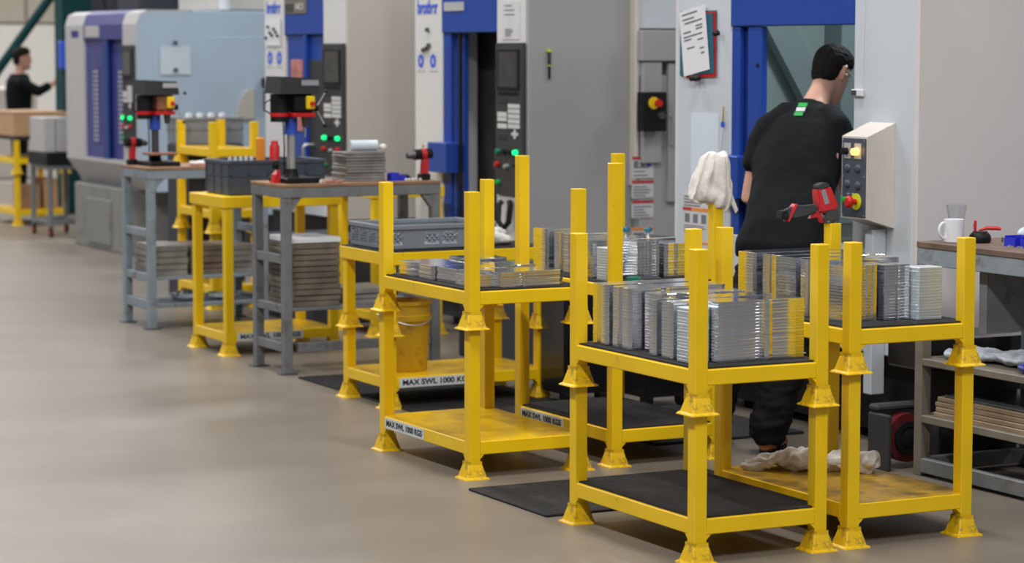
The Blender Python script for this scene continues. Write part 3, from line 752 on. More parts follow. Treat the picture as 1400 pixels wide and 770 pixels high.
# pendant box: wedge-shaped, keypad facing the aisle side
pt = thing('control_box', 'cream wedge-shaped control box with red emergency stop on the machine column', 'control box', (X-.1, 9.28, 1.0))
P0 = X-.147
ybig, ysm = 9.265, 9.46
MB().prism([(X-.001, .992), (P0, 1.035), (P0, 1.395), (X-.001, 1.455)], 9.138, 9.332, 'y').build('housing', 'beige', pt)
pp = B(P0-.006, P0+.001, 9.146, 9.322, 1.042, 1.388, .002).build('face_plate', 'slateplastic', pt)
for (yy, zz, m) in ((9.284, 1.33, 'black'), (9.204, 1.33, 'amber_glow')):
    B(P0-.008, P0-.005, yy-.028, yy+.022, zz-.032, zz+.036).build('legend_plate', 'key', pp)
    MB().lathe((P0-.007, yy, zz), [(.016, 0), (.015, .026)], 16, axis='x').build('push_button', m, pp, True)
for (yy, zz) in ((9.279, 1.255), (9.199, 1.255), (9.279, 1.185), (9.199, 1.18)):
    MB().lathe((P0-.006, yy, zz), [(.019, 0), (.017, .006), (.012, .009)], 16, axis='x').build('push_button', 'slateplastic', pp, True)
MB().lathe((P0-.006, 9.299, 1.115), [(.013, 0), (.012, .014)], 14, axis='x').build('push_button', 'green', pp, True)
MB().lathe((P0-.006, 9.209, 1.11), [(.037, 0), (.037, .004)], 24, axis='x').build('yellow_collar', 'yellow_lime', pp, True)
MB().lathe((P0-.01, 9.209, 1.11), [(.013, 0), (.013, .026), (.026, .028), (.027, .040), (.018, .048)], 18, axis='x').build('stop_button', 'red', pp, True)
text('OFF    ON', .012, (P0-.0065, 9.254, 1.142), '-x', 'key', pp)
for (yy, zz) in ((9.154, 1.38), (9.314, 1.38), (9.154, 1.05), (9.314, 1.05), (9.154, 1.22), (9.314, 1.22)):
    MB().lathe((P0-.006, yy, zz), [(.0035, 0), (.0035, .002)], 8, axis='x').build('screw', 'steel', pp)
B(X-.075, X-.001, 9.194, 9.254, .25, .985, .004).build('support_post', 'bluewhite', pt)
MB().lathe((X-.04, 9.194, .87), [(.008, 0), (.008, .006)], 12, axis='y').build('cable_gland', 'iron', pt)
# clipboards with papers
cb = thing('document_clips', 'bundle of papers and coloured folders clipped to the white machine column', 'papers', (X-.01, s3(11.03), z3(1.62)))
def sheet(y0, y1, z0, z1, x, m, tilt, nm, lab=None):
    cy, cz = (y0+y1)/2, (z0+z1)/2
    mb = MB(); mb.box(-.001, .001, -(y1-y0)/2, (y1-y0)/2, -(z1-z0)/2, (z1-z0)/2, mtx=Matrix.Translation((x, cy, cz)) @ Matrix.Rotation(R(tilt), 4, 'X'))
    return mb.build(nm, m, cb, label=lab)
sheet(s3(10.86), s3(11.21), z3(1.64), z3(1.97), X-.005, 'teal', 0, 'folder', 'teal folder')
sheet(s3(10.86), s3(11.15), z3(1.635), z3(1.96), X-.009, 'red', -2, 'folder', 'red folder')
sheet(s3(10.875), s3(11.17), z3(1.65), z3(1.95), X-.013, 'teal', -3, 'folder', 'teal folder')
ps = sheet(s3(10.925), s3(11.175), z3(1.655), z3(1.985), X-.018, 'paper', -9, 'paper_sheet')
rot = Matrix.Translation((X-.0192, s3(11.05), z3(1.82))) @ Matrix.Rotation(R(-9), 4, 'X')
mb = MB()
for (v, u0, u1) in ((.14, -.06, .12), (.115, -.02, .12), (.095, -.11, .10), (.070, -.11, -.03), (.050, .03, .12), (.055, -.11, -.03), (.028, -.10, .12), (.012, .03, .12), (0.0, -.11, -.04), (-.03, .0, .09), (-.045, -.11, -.06), (-.07, -.11, -.07)):
    mb.box(-.0006, .0006, u0*.8, u1*.8, v-.004, v+.004, mtx=rot)
mb.build('printed_lines', 'print', ps)
for (yy, zz) in ((s3(10.82), z3(1.86)), (s3(11.04), z3(1.635)), (s3(11.0), z3(1.635))):
    cl = MB().cyl((X-.02, yy, zz), (X-.045, yy, zz-.01), .016, .012, 12).build('clip', 'black', cb, True)
# plain sheet, thermometer tube, warning sticker
single(B(X-.003, X-.0005, s3(10.84), s3(11.10), z3(1.11), z3(1.452)).build('paper_sheet', 'paper_blue'), 'blank white sheet on the machine column, under the clipped papers', 'paper')
tb = thing('brush', 'thin brush with pale handle hanging beside the blank white sheet', 'brush', (X-.02, s3(10.80), 1.24))
MB().cyl((X-.018, s3(10.80), 1.24), (X-.012, s3(10.785), 1.40), .006).build('handle', 'label_white', tb, True)
MB().cyl((X-.012, s3(10.785), 1.40), (X-.012, s3(10.784), 1.425), .009).build('collar', 'blue_print', tb, True)
MB().cyl((X-.012, s3(10.784), 1.425), (X-.010, s3(10.78), 1.50), .005, .003).build('bristles', 'ochre', tb, True)
ws = B(X-.003, X-.0005, s3(10.92), s3(11.175), z3(.70), z3(1.04)).build('warning_sticker', 'label_white', m3)
plate_text_lines(X-.003, s3(10.94), s3(11.165), z3(1.035), z3(.975), 4, ws)
B(X-.004, X-.0028, s3(11.09), s3(11.175), z3(.955), z3(.972)).build('heading_bar', 'label_red', ws)
B(X-.004, X-.0028, s3(10.92), s3(11.085), z3(.955), z3(.972)).build('heading_bar', 'label_orange', ws)
for i in range(3): B(X-.004, X-.0028, s3(11.11-.08*i), s3(11.155-.08*i), z3(.895), z3(.94)).build('pictogram', 'print', ws)
plate_text_lines(X-.003, s3(10.94), s3(11.165), z3(.885), z3(.84), 4, ws, th=.004)
B(X-.004, X-.0028, s3(10.92), s3(11.0), z3(.79), z3(.80)).build('heading_bar', 'label_orange', ws)

# rag hanging over the handle / rag post
rx, ry = 5.83, 9.37
mb = MB()
n = 48
prof = [(-.02, .012, .014), (.0, .035, .03), (-.05, .047, .038), (-.12, .062, .042), (-.19, .076, .044), (-.215, .07, .04), (-.225, .04, .03)]
rings = []
for q, (dz, a, b) in enumerate([(.020, .030, .018), (.014, .056, .044), (-.02, .066, .054), (-.06, .076, .060), (-.11, .084, .064), (-.155, .096, .056), (-.185, .100, .056), (-.20, .084, .048), (-.202, .05, .03)]):
    rr_ = []
    for i in range(n):
        A_ = 2*pi*i/n
        u = a*cos(A_)*(1+.05*sin(5*A_)) - .003*q*1.6; v = b*sin(A_)*(1+.05*sin(4*A_+1)) + (.008*cos(9*A_)+.005*cos(13*A_+q*.5))*min(1, q/3)
        rr_.append(Vector((rx-.005+u*.887+v*.46, ry-u*.46+v*.887, 1.312+dz+(.016*sin(3*A_)-.02*cos(A_) if q > 3 else .012*sin(2*A_)))))
    rings.append(rr_)
mb.loft(rings)
o = mb.build('rag', 'cloth_white', smooth=True)
sub = o.modifiers.new('s', 'SUBSURF'); sub.levels = 1; sub.render_levels = 1; bake(o)
crumple(o, .010, 16, 5); crumple(o, .005, 45, 2)
for p in o.data.polygons: p.use_smooth = True
single(o, 'off-white cloth draped over a tall yellow post beside the blue door handle', 'rag')
o = MB().prism([(0, 0), (.018, .012), (.05, -.06), (.038, -.075), (.02, -.04)], -.004, .004, 'y', Matrix.Translation((5.885, 9.37, 1.14))).build('cloth_scrap', 'cloth_white')
single(o, 'torn white end of cloth hanging below the draped rag', 'rag')

# ------------------------------------------------------------------ right bench
def legset(t, x, y, z1, m, w=.05, z0=0): B(x-w/2, x+w/2, y-w/2, y+w/2, z0, z1, .003).build('leg', m, t)
bt = thing('workbench', 'steel workbench with brown wooden top at the right edge of the photo', 'workbench', (6.63, 7.8, 0))
bx0, bx1, by0, by1 = 6.325, 6.93, 6.95, 8.60
B(bx0, bx1, by0, by1, .955, .982, .003).build('bench_top', 'wood_dark', bt)
B(bx0+.002, bx0+.05, by0, by1, .885, .954, .003).build('top_rail', 'bench_blue', bt)
B(bx1-.05, bx1-.002, by0, by1, .885, .954, .003).build('top_rail', 'bench_blue', bt)
B(bx0+.05, bx1-.05, by1-.05, by1-.002, .885, .954, .003).build('top_rail', 'bench_blue', bt)
B(bx0+.05, bx1-.05, by0+.002, by0+.05, .885, .954, .003).build('top_rail', 'bench_blue', bt)
for x in (bx0+.025, bx1-.025):
    for y in (by0+.025, by1-.025): legset(bt, x, y, .885, 'bench_tan' if x < 6.5 else 'bench_blue')
MB().prism([(by1-.05, .885), (by1-.11, .885), (by1-.05, .80)], bx0+.005, bx0+.045, 'x').build('gusset', 'bench_blue', bt)
for (z, hh, m) in ((.465, .03, 'bench_tan'), (.225, .032, 'bench_tan'), (.015, .06, 'bench_grey')):
    B(bx0, bx0+.04, by0+.05, by1-.05, z, z+hh, .003).build('shelf_rail', m, bt)
    B(bx1-.04, bx1, by0+.05, by1-.05, z, z+hh, .003).build('shelf_rail', m, bt)
    B(bx0+.05, bx1-.05, by1-.045, by1-.005, z, z+hh, .003).build('shelf_rail', m, bt)
    if z > .1: B(bx0+.04, bx1-.04, by0+.05, by1-.05, z+hh-.012, z+hh-.002).build('shelf', 'bench_tan', bt)
B(bx1-.03, bx1-.01, by0+.05, by1-.05, .60, .63).build('back_rail', 'bench_grey', bt)
B(bx0+.06, bx1-.06, 8.2, 8.25, .63, .884).build('upright', 'bench_grey', bt)
# planks on the lower shelf
for i in range(4):
    z = .2555+i*.0215
    single(B(bx0+.025+.004*i, bx0+.40, 7.05, 8.50-.01*(i % 2), z, z+.0205, .003).build('wooden_board', 'plank'),
           ['bottom', 'second from bottom', 'third from bottom', 'topmost'][i]+' of four pale wooden boards on the lower shelf of the right-hand bench', 'board', 'wooden boards on the bench shelf')
o = B(bx0+.04, bx0+.50, 7.1, 8.45, .342, .352, .004).build('dark_film', 'darkfilm'); single(o, 'dark shiny plastic film lying on the wooden boards', 'film')
# film and package on the upper shelf
rag('plastic_bag', 'clear crumpled plastic wrapping on the upper shelf of the right-hand bench', [((6.50, 8.38, .52), (.10, .14, .028)), ((6.55, 8.15, .525), (.12, .16, .03)), ((6.45, 8.48, .515), (.06, .06, .022))], 'package2', .01, 'plastic bag', seed=8)
o = rag('parts_packet', 'dark blue packet with coloured print on the upper shelf of the right-hand bench', [((6.42, 7.93, .518), (.07, .09, .022)), ((6.45, 7.84, .52), (.07, .08, .024))], 'package', .006, 'packet', seed=2)
for i, (dy, m) in enumerate(((.05, 'yellow_plastic'), (.0, 'pink'), (-.05, 'label_white'))):
    bb = MB(); bb.box(-.045, .03, -.008, .008, .021, .026, mtx=Matrix.Translation((-.01, dy, .0)) @ Matrix.Rotation(.5, 4, 'Z'))
    q = bb.build('printed_stripe', m, o, off=Vector((0, 0, -.006)))
# black tub, hose reel, box under the bench / beside machine side
single(B(6.42, 6.95, 8.66, 8.93, .42, .56, .01).build('parts_tray', 'blackgloss'), 'black plastic tray with rolled rim between the right-hand stack and the machine', 'tray')
single(B(6.60, 6.94, 8.68, 8.92, 0, .419, .01).build('steel_cabinet', 'black'), 'black low cabinet under the black tray', 'cabinet')
rag('cloth_bag', 'small beige cloth bundle on the black tray', [((6.60, 8.78, .59), (.08, .06, .035)), ((6.68, 8.8, .585), (.06, .06, .03))], 'rag_grey', .01, 'cloth', seed=4)
hr = thing('hose_reel', 'black and red hose reel on the floor behind the right-hand stack', 'hose reel', (6.42, 8.52, 0))
HX, HY, HZ = 6.45, 8.45, .125
for (px_, py_) in ((6.15, 8.60), (6.24, 8.42)): pass
def ringx(c, r0, r1, w_, m, nm):
    MB().lathe(c, [(r0, 0), (r1, 0), (r1, w_), (r0, w_), (r0, 0)], 28, cap=False, axis='y').build(nm, m, hr, True)
hx, hy = 6.40, 8.79
ringx((hx, hy, .13), .072, .105, .05, 'darkred', 'reel_rim'); ringx((hx, hy-.012, .13), .048, .072, .05, 'black', 'reel_rim')
MB().lathe((hx, hy-.0, .13), [(.046, 0), (.046, .055), (.03, .062)], 20, axis='y').build('hub', 'black', hr, True)
B(hx-.14, hx-.118, hy-.10, hy+.05, 0, .24, .006).build('frame', 'darkgrey', hr); B(hx+.118, hx+.14, hy-.10, hy+.05, 0, .2, .006).build('frame', 'darkgrey', hr)
B(hx-.14, hx+.14, hy-.02, hy+.05, .245, .275, .01).build('handle', 'darkgrey', hr)
MB().cyl((hx-.12, hy-.03, .13), (hx+.12, hy-.03, .13), .01).build('axle', 'steel', hr, True)

# things on the right bench
mg = thing('mug', 'plain white ceramic mug on the corner of the right-hand bench', 'mug', (6.475, 8.42, .982))
def px2(x, y): return x, y
MX, MY = 6.42, 8.47
mg.location = (MX, MY, .982); ROOT[mg.name] = Vector((MX, MY, .982))
MB().lathe((MX, MY, .982), [(.038, 0), (.041, .003), (.042, .095), (.0405, .096), (.038, .094), (.037, .006)], 32).build('body', 'ceramic', mg, True)
pts = []
for i in range(13):
    a = R(-80+160*i/12); pts.append((MX-.040-.030*cos(a)*.95, MY+.010, .982+.050+.033*sin(a)))
MB().tube(pts, .006, 8).build('handle', 'ceramic', mg, True)
gl = MB().lathe((6.487, 8.545, .982), [(.030, 0), (.034, .01), (.035, .10), (.044, .150), (.0425, .150), (.0335, .10), (.0325, .012)], 28).build('glass_jug', 'glass', smooth=True)
single(gl, 'clear plastic beaker with flared rim standing behind the white mug', 'beaker')
tp = thing('tape_gun', 'black round holder with two red-handled tools beside the white mug', 'tool holder', (6.50, 8.40, .982))
MB().lathe((6.50, 8.40, .982), [(.040, 0), (.046, .01), (.044, .030), (.034, .042), (.028, .044)], 24).build('body', 'black', tp, True)
MB().lathe((6.50, 8.40, .982), [(.030, .043), (.031, .048)], 24).build('rim', 'iron', tp, True)
MB().tube([(6.475, 8.40, 1.025), (6.473, 8.40, 1.055), (6.475, 8.40, 1.075)], [.005, .007, .005]).build('handle', 'red', tp, True)
MB().tube([(6.485, 8.39, 1.034), (6.51, 8.37, 1.044), (6.545, 8.35, 1.044), (6.56, 8.34, 1.040)], [.004, .008, .009, .006]).build('handle', 'red', tp, True)
for i in range(3):
    x, y = (6.60+.012*i+.02*(i == 2), 8.38-.01*i)
    single(MB().cyl((x, y, .982), (x, y, 1.0), .0035, n=8).build('bolt', 'iron'), ORD[i]+' of three small dark bolts standing between red handles and blue bins', 'bolt', 'bolts on the right-hand bench')
def binbox(x, y, z, L, W, h, label, m='blue_plastic', bits=True):
    b = thing('storage_bin', label, 'bin', (x, y, z))
    for (a0, a1, b0, b1, zz) in ((x, x+.004, y, y+W, h*.8), (x+L-.004, x+L, y, y+W, h), (x+.004, x+L-.004, y, y+.004, h), (x+.004, x+L-.004, y+W-.004, y+W, h)):
        B(a0, a1, b0, b1, z, z+zz).build('bin_wall', m, b)
    B(x+.004, x+L-.004, y+.004, y+W-.004, z, z+.004).build('bin_floor', m, b)
    return b
binbox(6.49, 8.16, .982, .085, .07, .042, 'blue plastic bin on the right-hand bench, the one nearer the mug')
binbox(6.50, 8.06, .982, .10, .08, .040, 'blue plastic bin cut by the right edge of the photo')
rag('plastic_bag', 'clear plastic bag sticking up behind the blue bins', [((6.60, 8.24, 1.02), (.03, .03, .035))], 'package2', .008, 'plastic bag', seed=6)
for i in range(7):
    x, y = 6.46+.01*(i % 2), 8.26-.03*i
    single(MB().cyl((x, y, .982), (x, y, .989), .006, n=8).build('metal_plug', 'steel'), ORD[i]+' of seven tiny bright metal plugs in front of the blue bins', 'plug', 'metal plugs in front of the blue bins')

# ------------------------------------------------------------------ grey benches at left
def bench(x0, x1, y0, y1, z, label, m, rails, top='wood', tw=.05):
    t = thing('workbench', label, 'workbench', ((x0+x1)/2, (y0+y1)/2, 0))
    B(x0, x1, y0, y1, z-.018, z, .002).build('bench_top', top, t)
    B(x0+.002, x0+.045, y0+.046, y1-.046, z-.075, z-.019, .003).build('top_rail', m, t)
    B(x1-.045, x1-.002, y0+.046, y1-.046, z-.075, z-.019, .003).build('top_rail', m, t)
    B(x0+.002, x1-.002, y0+.002, y0+.045, z-.075, z-.019, .003).build('top_rail', m, t)
    B(x0+.002, x1-.002, y1-.045, y1-.002, z-.075, z-.019, .003).build('top_rail', m, t)
    for x in (x0+.03, x1-.03):
        for y in (y0+.03, y1-.03):
            legset(t, x, y, z-.075, m, tw)
            B(x-.05, x+.05, y-.04, y+.04, 0, .008, .002).build('foot_plate', 'iron', t)
    for (x, sx) in ((x0+.055, 1), (x1-.055, -1)):
        MB().prism([(x, z-.075), (x+sx*.06, z-.075), (x, z-.15)], y0+.01, y0+.05, 'y').build('gusset', m, t)
    for (zz, hh, shelf, ends) in rails:
        for x in (x0+.03, x1-.03): B(x-.018, x+.018, y0+.055, y1-.055, zz, zz+hh, .003).build('side_rail', m, t)
        if shelf:
            B(x0+.06, x1-.06, y0+.03, y1-.03, zz+hh*.2, zz+hh*.6, .002).build('shelf', m, t)
    return t
bA = bench(5.297, 6.12, 15.31, 15.84, 1.03, 'blue-grey steel bench carrying the farther drill press', 'bench_blue', ((.585, .05, False, 1), (.30, .05, True, 1), (.12, .06, True, 1)))
bB = bench(5.205, 6.16, 12.82, 13.30, 1.043, 'grey steel bench carrying the nearer drill press', 'bench_grey', ((.605, .05, False, 1), (.335, .045, True, 1), (.12, .05, False, 1)))
B(5.30, 6.10, 12.83, 12.87, .12, .17, .002).build('lower_rail', 'bench_grey', bB)
# packaged goods under the benches
def layered_pile(x, y, z, L, W, n, t_, label, m1_, grp=None, topm=None):
    th = thing('packed_plate_pile', label, 'packed parts', (x, y, z), grp)
    for i in range(n):
        j = random.uniform(-.006, .006); j2 = random.uniform(-.006, .006)
        B(x+j, x+L+j, y+j2, y+W+j2, z+i*t_, z+(i+.88)*t_, .002).build('sheet_pack', m1_ if not (topm and i == n-1) else topm, th)
    return th
mat('pack_brown', (.15, .125, .10), .4, nz=.35, scale=9); mat('pack_grey', (.22, .21, .20), .35, nz=.3, scale=9)
layered_pile(5.29, 12.88, .363, .28, .36, 12, .032, 'tall pile of brown-grey plastic-wrapped packs on the shelf of the nearer bench', 'pack_brown', topm='paper')
layered_pile(5.62, 12.88, .363, .26, .34, 3, .03, 'low pile of grey packs at the middle of the nearer bench shelf', 'pack_grey')
layered_pile(5.36, 15.36, .331, .22, .4, 5, .040, 'left pile of grey wrapped packs on the shelf of the farther bench', 'pack_grey')
layered_pile(5.60, 15.37, .331, .22, .4, 5, .039, 'middle pile of brown wrapped packs on the shelf of the farther bench', 'pack_brown')
layered_pile(5.84, 15.38, .331, .20, .4, 5, .038, 'right pile of wrapped packs on the shelf of the farther bench', 'pack_grey')
rag('film_bundle', 'bundle of bluish plastic film low under the farther bench', [((5.65, 15.55, .185), (.12, .12, .03)), ((5.85, 15.5, .185), (.1, .12, .025))], 'package2', .01, 'plastic film', seed=5)

def drill_press(x, y, z, h, label, table=False, s=1.0):
    t = thing('drill_press', label, 'drill press', (x, y, z))
    B(x-.10, x+.10, y-.14, y+.14, z, z+.030, .004).build('base', 'black', t)
    MB().lathe((x-.01, y+.03, z+.03), [(.045, 0), (.036, .02), (.034, .045)], 20).build('column_socket', 'black', t, True)
    MB().cyl((x-.01, y+.03, z+.05), (x-.01, y+.03, z+h-.15), .024).build('column', 'steel' if not table else 'iron', t, True)
    if table:
        B(x-.09, x+.09, y-.12, y+.06, z+.07, z+.085, .004).build('table', 'rust', t)
    MB().cyl((x-.01, y+.03, z+h-.325), (x-.01, y+.03, z+h-.225), .036).build('blue_sleeve', 'blue_print', t, True)
    zc = z+h-.10
    # pulley cover
    MB().prism([(x-.125, zc+.0), (x+.112, zc), (x+.095, zc+.085), (x-.118, zc+.095)], y-.10, y+.12, 'y').build('pulley_cover', 'darkgrey', t)
    B(x-.0, x+.10, y-.106, y-.10, zc+.045, zc+.075).build('name_plate', 'steel' if not table else 'key', t)
    # motor and head casting
    MB().cyl((x-.085, y+.01, zc-.155), (x-.085, y+.01, zc-.002), .052).build('motor', 'black', t, True)
    MB().cyl((x-.085, y+.01, zc-.125), (x-.085, y+.01, zc-.105), .0535).build('red_band', 'red', t, True)
    B(x-.03, x+.085, y-.08, y+.09, zc-.105, zc-.001, .012).build('head', 'black' if not table else 'rust', t)
    B(x-.04, x+.09, y-.085, y+.095, zc-.128, zc-.105, .004).build('red_trim', 'red', t)
    sb = B(x+.03, x+.08, y-.106, y-.08, zc-.085, zc-.012, .006).build('switch_plate', 'yellow_plastic', t)
    MB().lathe((x+.062, y-.106, zc-.055), [(.015, 0), (.013, .014)], 14, axis='y').build('switch_button', 'red', sb, True)
    MB().cyl((x+.055, y-.02, zc-.185), (x+.055, y-.02, zc-.128), .017, .024).build('chuck', 'iron', t, True)
    MB().cyl((x+.055, y-.02, zc-.24), (x+.055, y-.02, zc-.185), .004).build('drill_bit', 'steel', t, True)
    hub = MB().cyl((x+.08, y-.05, zc-.08), (x+.115, y-.05, zc-.08), .018).build('feed_hub', 'black', t, True)
    for a in (55, 175, -60):
        dx, dz = cos(R(a)), sin(R(a))
        if a == 175: continue
        MB().cyl((x+.105, y-.05, zc-.08), (x+.105+.10*dx, y-.06, zc-.08+.11*dz), .004).build('feed_handle', 'steel', hub, True)
        MB().lathe((x+.105+.10*dx, y-.06, zc-.09+.11*dz), [(.004, 0), (.011, .006), (.011, .014), (.004, .02)], 10).build('knob', 'black', hub, True)
    MB().tube([(x-.13, y+.02, zc-.03), (x-.165, y+.02, zc-.05), (x-.168, y+.03, zc-.09), (x-.13, y+.03, zc-.11)], .004, 6).build('power_cord', 'black', t, True)
    MB().tube([(x-.06, y+.02, zc-.15), (x-.05, y+.03, zc-.30), (x-.045, y+.05, z+.035)], .004, 6).build('power_cord', 'black', t, True)
    return t
drill_press(5.36, 13.02, 1.043, .59, 'black bench drill press with blue sleeve and yellow switch on the nearer bench')
drill_press(5.46, 15.56, 1.03, .555, 'dark bench drill press with red trim on the farther bench', True)

# nearer bench clutter
pl = layered_pile(5.63, 12.93, 1.043, .24, .20, 10, .0165, 'pile of grey sheets on the nearer bench, a white roll on top', 'pack_grey')
rl = MB().cyl((5.68, 12.99, 1.2415), (5.83, 12.96, 1.2415), .030, n=18).build('paper_roll', 'paper_blue', smooth=True); 
single(rl, 'pale blue-white paper roll on top of the grey sheets', 'paper roll')
rag('rag', 'small white rag at the end of the paper roll on the grey sheets', [((5.865, 12.96, 1.23), (.026, .03, .022))], 'cloth_white', .006, seed=1)
binbox(5.89, 12.90, 1.043, .05, .06, .045, 'small blue bin to the right of the grey sheets on the nearer bench')
binbox(5.945, 12.90, 1.043, .04, .06, .03, 'second, lower blue bin beside the small blue bin')
single(MB().lathe((6.015, 13.0, 1.043), [(.035, 0), (.035, .02), (.02, .03), (.02, .0)], 20).build('tape_roll', 'black', smooth=True), 'black tape roll lying on the right half of the nearer bench', 'tape')
for i in range(5):
    x = 5.98+.022*i
    single(MB().lathe((x, 12.90+.01*(i % 2), 1.043), [(.008, 0), (.010, .006), (.006, .014)], 10).build('white_plug', 'label_white', smooth=True), ORD[i]+' of five small white plugs before the black tape roll', 'plug', 'white plugs on the nearer bench')
def gun(x, y, z, label, flip=1, s=1.0, battery_down=True):
    t = thing('cordless_drill', label, 'power tool', (x, y, z))
    B(x-.030*s, x+.030*s, y-.03, y+.03, z, z+.038, .006).build('battery', 'black', t)
    MB().prism([(x-.018, z+.036), (x+.020, z+.036), (x+.024, z+.13), (x-.010, z+.13)], y-.017, y+.017, 'y').build('grip', 'tool_red', t)
    MB().cyl((x-.06*flip, y, z+.142), (x+.045*flip, y, z+.150), .030).build('motor_housing', 'black', t, True)
    MB().cyl((x-.02*flip, y, z+.145), (x+.01*flip, y, z+.147), .0315).build('red_shell', 'tool_red', t, True)
    MB().cyl((x-.105*flip, y, z+.138), (x-.06*flip, y, z+.142), .016, .026).build('chuck', 'iron', t, True)
    return t
gun(6.10, 12.92, 1.043, 'red and black cordless drill standing at the right end of the nearer bench')
# red clamp and small bits by the base of the near press
t = thing('bench_clamp', 'bright red clamp with black knob beside the drill press base', 'clamp', (5.245, 13.0, 1.043))
MB().prism([(5.212, 1.043), (5.247, 1.043), (5.255, 1.085), (5.247, 1.12), (5.222, 1.09)], 12.97, 13.02, 'y').build('jaw', 'red', t)
MB().lathe((5.235, 13.0, 1.118), [(.012, 0), (.020, .01), (.020, .035), (.012, .05)], 14).build('knob', 'black', t, True)
for i, (x, y) in enumerate(((5.475, 12.86), (5.50, 12.87), (5.53, 12.86), (5.555, 12.875))):
    single(MB().cyl((x, y, 1.05), (x+.03, y+.01, 1.05), .007, n=8).build('red_offcut', 'pink'), ORD[i]+' of four small reddish bits beside the nearer drill press base', 'offcut', 'reddish bits by the drill press base')
single(MB().lathe((5.455, 12.885, 1.043), [(.010, 0), (.012, .01), (.006, .022)], 12).build('white_plug', 'label_white', smooth=True), 'small white plug at the front corner of the drill press base', 'plug')
# slate crate contents
t = thing('spray_can', 'red can standing in the dark slate crate', 'can', (5.63, 13.99, .933))
MB().lathe((5.63, 13.99, .933), [(.030, 0), (.030, .27), (.022, .285), (.020, .305)], 16).build('can', 'red', t, True)
single(B(5.53, 5.575, 14.0, 14.04, .933, 1.255, .004).build('orange_block', 'orange'), 'orange upright box in the dark slate crate, left of the red can', 'box')
for i in range(5):
    single(MB().lathe((5.36+.034*i, 14.02, .933), [(.012, 0), (.012, .195), (.008, .215)], 10).build('white_bottle', 'label_white', smooth=True), ORD[i]+' of five white-topped bottles in the slate crate', 'bottle', 'white-topped bottles in the slate crate')
# farther bench clutter
rag('rag', 'white rag on the farther bench, right of the drill press', [((5.70, 15.45, 1.048), (.07, .07, .018)), ((5.78, 15.47, 1.052), (.07, .06, .02))], 'cloth_white', .01, seed=12)
single(B(5.62, 5.78, 15.36, 15.42, 1.03, 1.042, .003).build('folded_cloth', 'pink'), 'reddish folded cloth in front of the white rag on the farther bench', 'cloth')
# fixed vice-like red tools hanging left of farther press
gun(5.345, 15.75, 1.03, 'dark red cordless drill behind the farther drill press, near the control panel', -1)

# ------------------------------------------------------------------ stillage behind the benches (three tiers) and its crate
S7 = (6.13, 16.35)
stillage(*S7, 0, .64, .30, .566, 'lowest of three stacked yellow pallets behind the farther bench', GP)
stillage(*S7, .5212, .64, .30, .50, 'middle of three stacked yellow pallets behind the farther bench', GP)
stillage(*S7, .98, .64, .30, .30, 'topmost yellow pallet behind the farther bench, grey crate on it', GP, deckz=.12)
single(B(6.20, 6.62, 17.03, 17.48, 0, 1.099, .006).build('tool_cabinet', 'bg_dark'), 'dark narrow cabinet under the high grey crate', 'cabinet')
crate(6.205, 17.035, 1.10, .41, .44, .19, 'greyplastic', 'grey crate with see-through panels high up behind the farther bench', lattice=False)
for i in range(8):
    a, b = 6.245+.042*i, 17.16+.08*(i % 2)
    single(MB().lathe((a, b, 1.107), [(.015, 0), (.019, .17), (.019, .20), (.010, .215)], 10).build('white_plug', 'paper', smooth=True), ORD[i]+' of the white round-topped pieces in the high grey crate', 'piece', 'white pieces in the high grey crate')
# yellow stand behind the nearer bench
stillage(6.42, 14.30, 0, .5, .42, .86, 'yellow stand half hidden behind the nearer bench, in front of the grey machine', GP, deckz=.157, top=.926)
# dark bins on the floor between pallets and machine
for i, (x, y, hh) in enumerate(((6.14, 11.22, .70), (6.44, 10.93, .64))):
    t = thing('waste_bin', ['black wheeled bin behind the middle pallets, left one of two', 'black wheeled bin behind the middle pallets, right one of two'][i], 'bin', (x, y, 0))
    MB().prism([(x-.13, y-.12), (x+.13, y-.12), (x+.13, y+.12), (x-.13, y+.12)], .05, hh).build('body', 'blackgloss', t)
    B(x-.15, x+.15, y-.14, y+.14, hh, hh+.03, .01).build('rim', 'black', t)
    for a in (-.1, .1): MB().cyl((x+a-.02, y-.09, .035), (x+a+.02, y-.09, .035), .035).build('wheel', 'black', t, True)
# low dark cabinets that fill the gap beneath the machine fronts
single(B(6.45, 6.95, 12.1, 13.2, 0, .62, .01).build('coolant_tank', 'bg_dark'), 'dark low coolant tank beside the grey machine side', 'tank')
single(B(6.30, 6.85, 15.05, 15.95, 0, .55, .01).build('coolant_tank', 'bg_dark'), 'dark low tank between the farther bench and the closed-door machine', 'tank')
# control leads under m2 panel
t = thing('air_gun_holder', 'black coiled air hose hanging under the control panel of the open blue-door machine', 'air hose', (6.95, 13.6, .7))
MB().tube([(6.97, 13.66, .86), (6.95, 13.66, .84), (6.94, 13.65, .74), (6.95, 13.60, .70), (6.96, 13.55, .74), (6.97, 13.55, .84), (6.98, 13.58, .86)], .018, 8).build('hose', 'black', t, True)

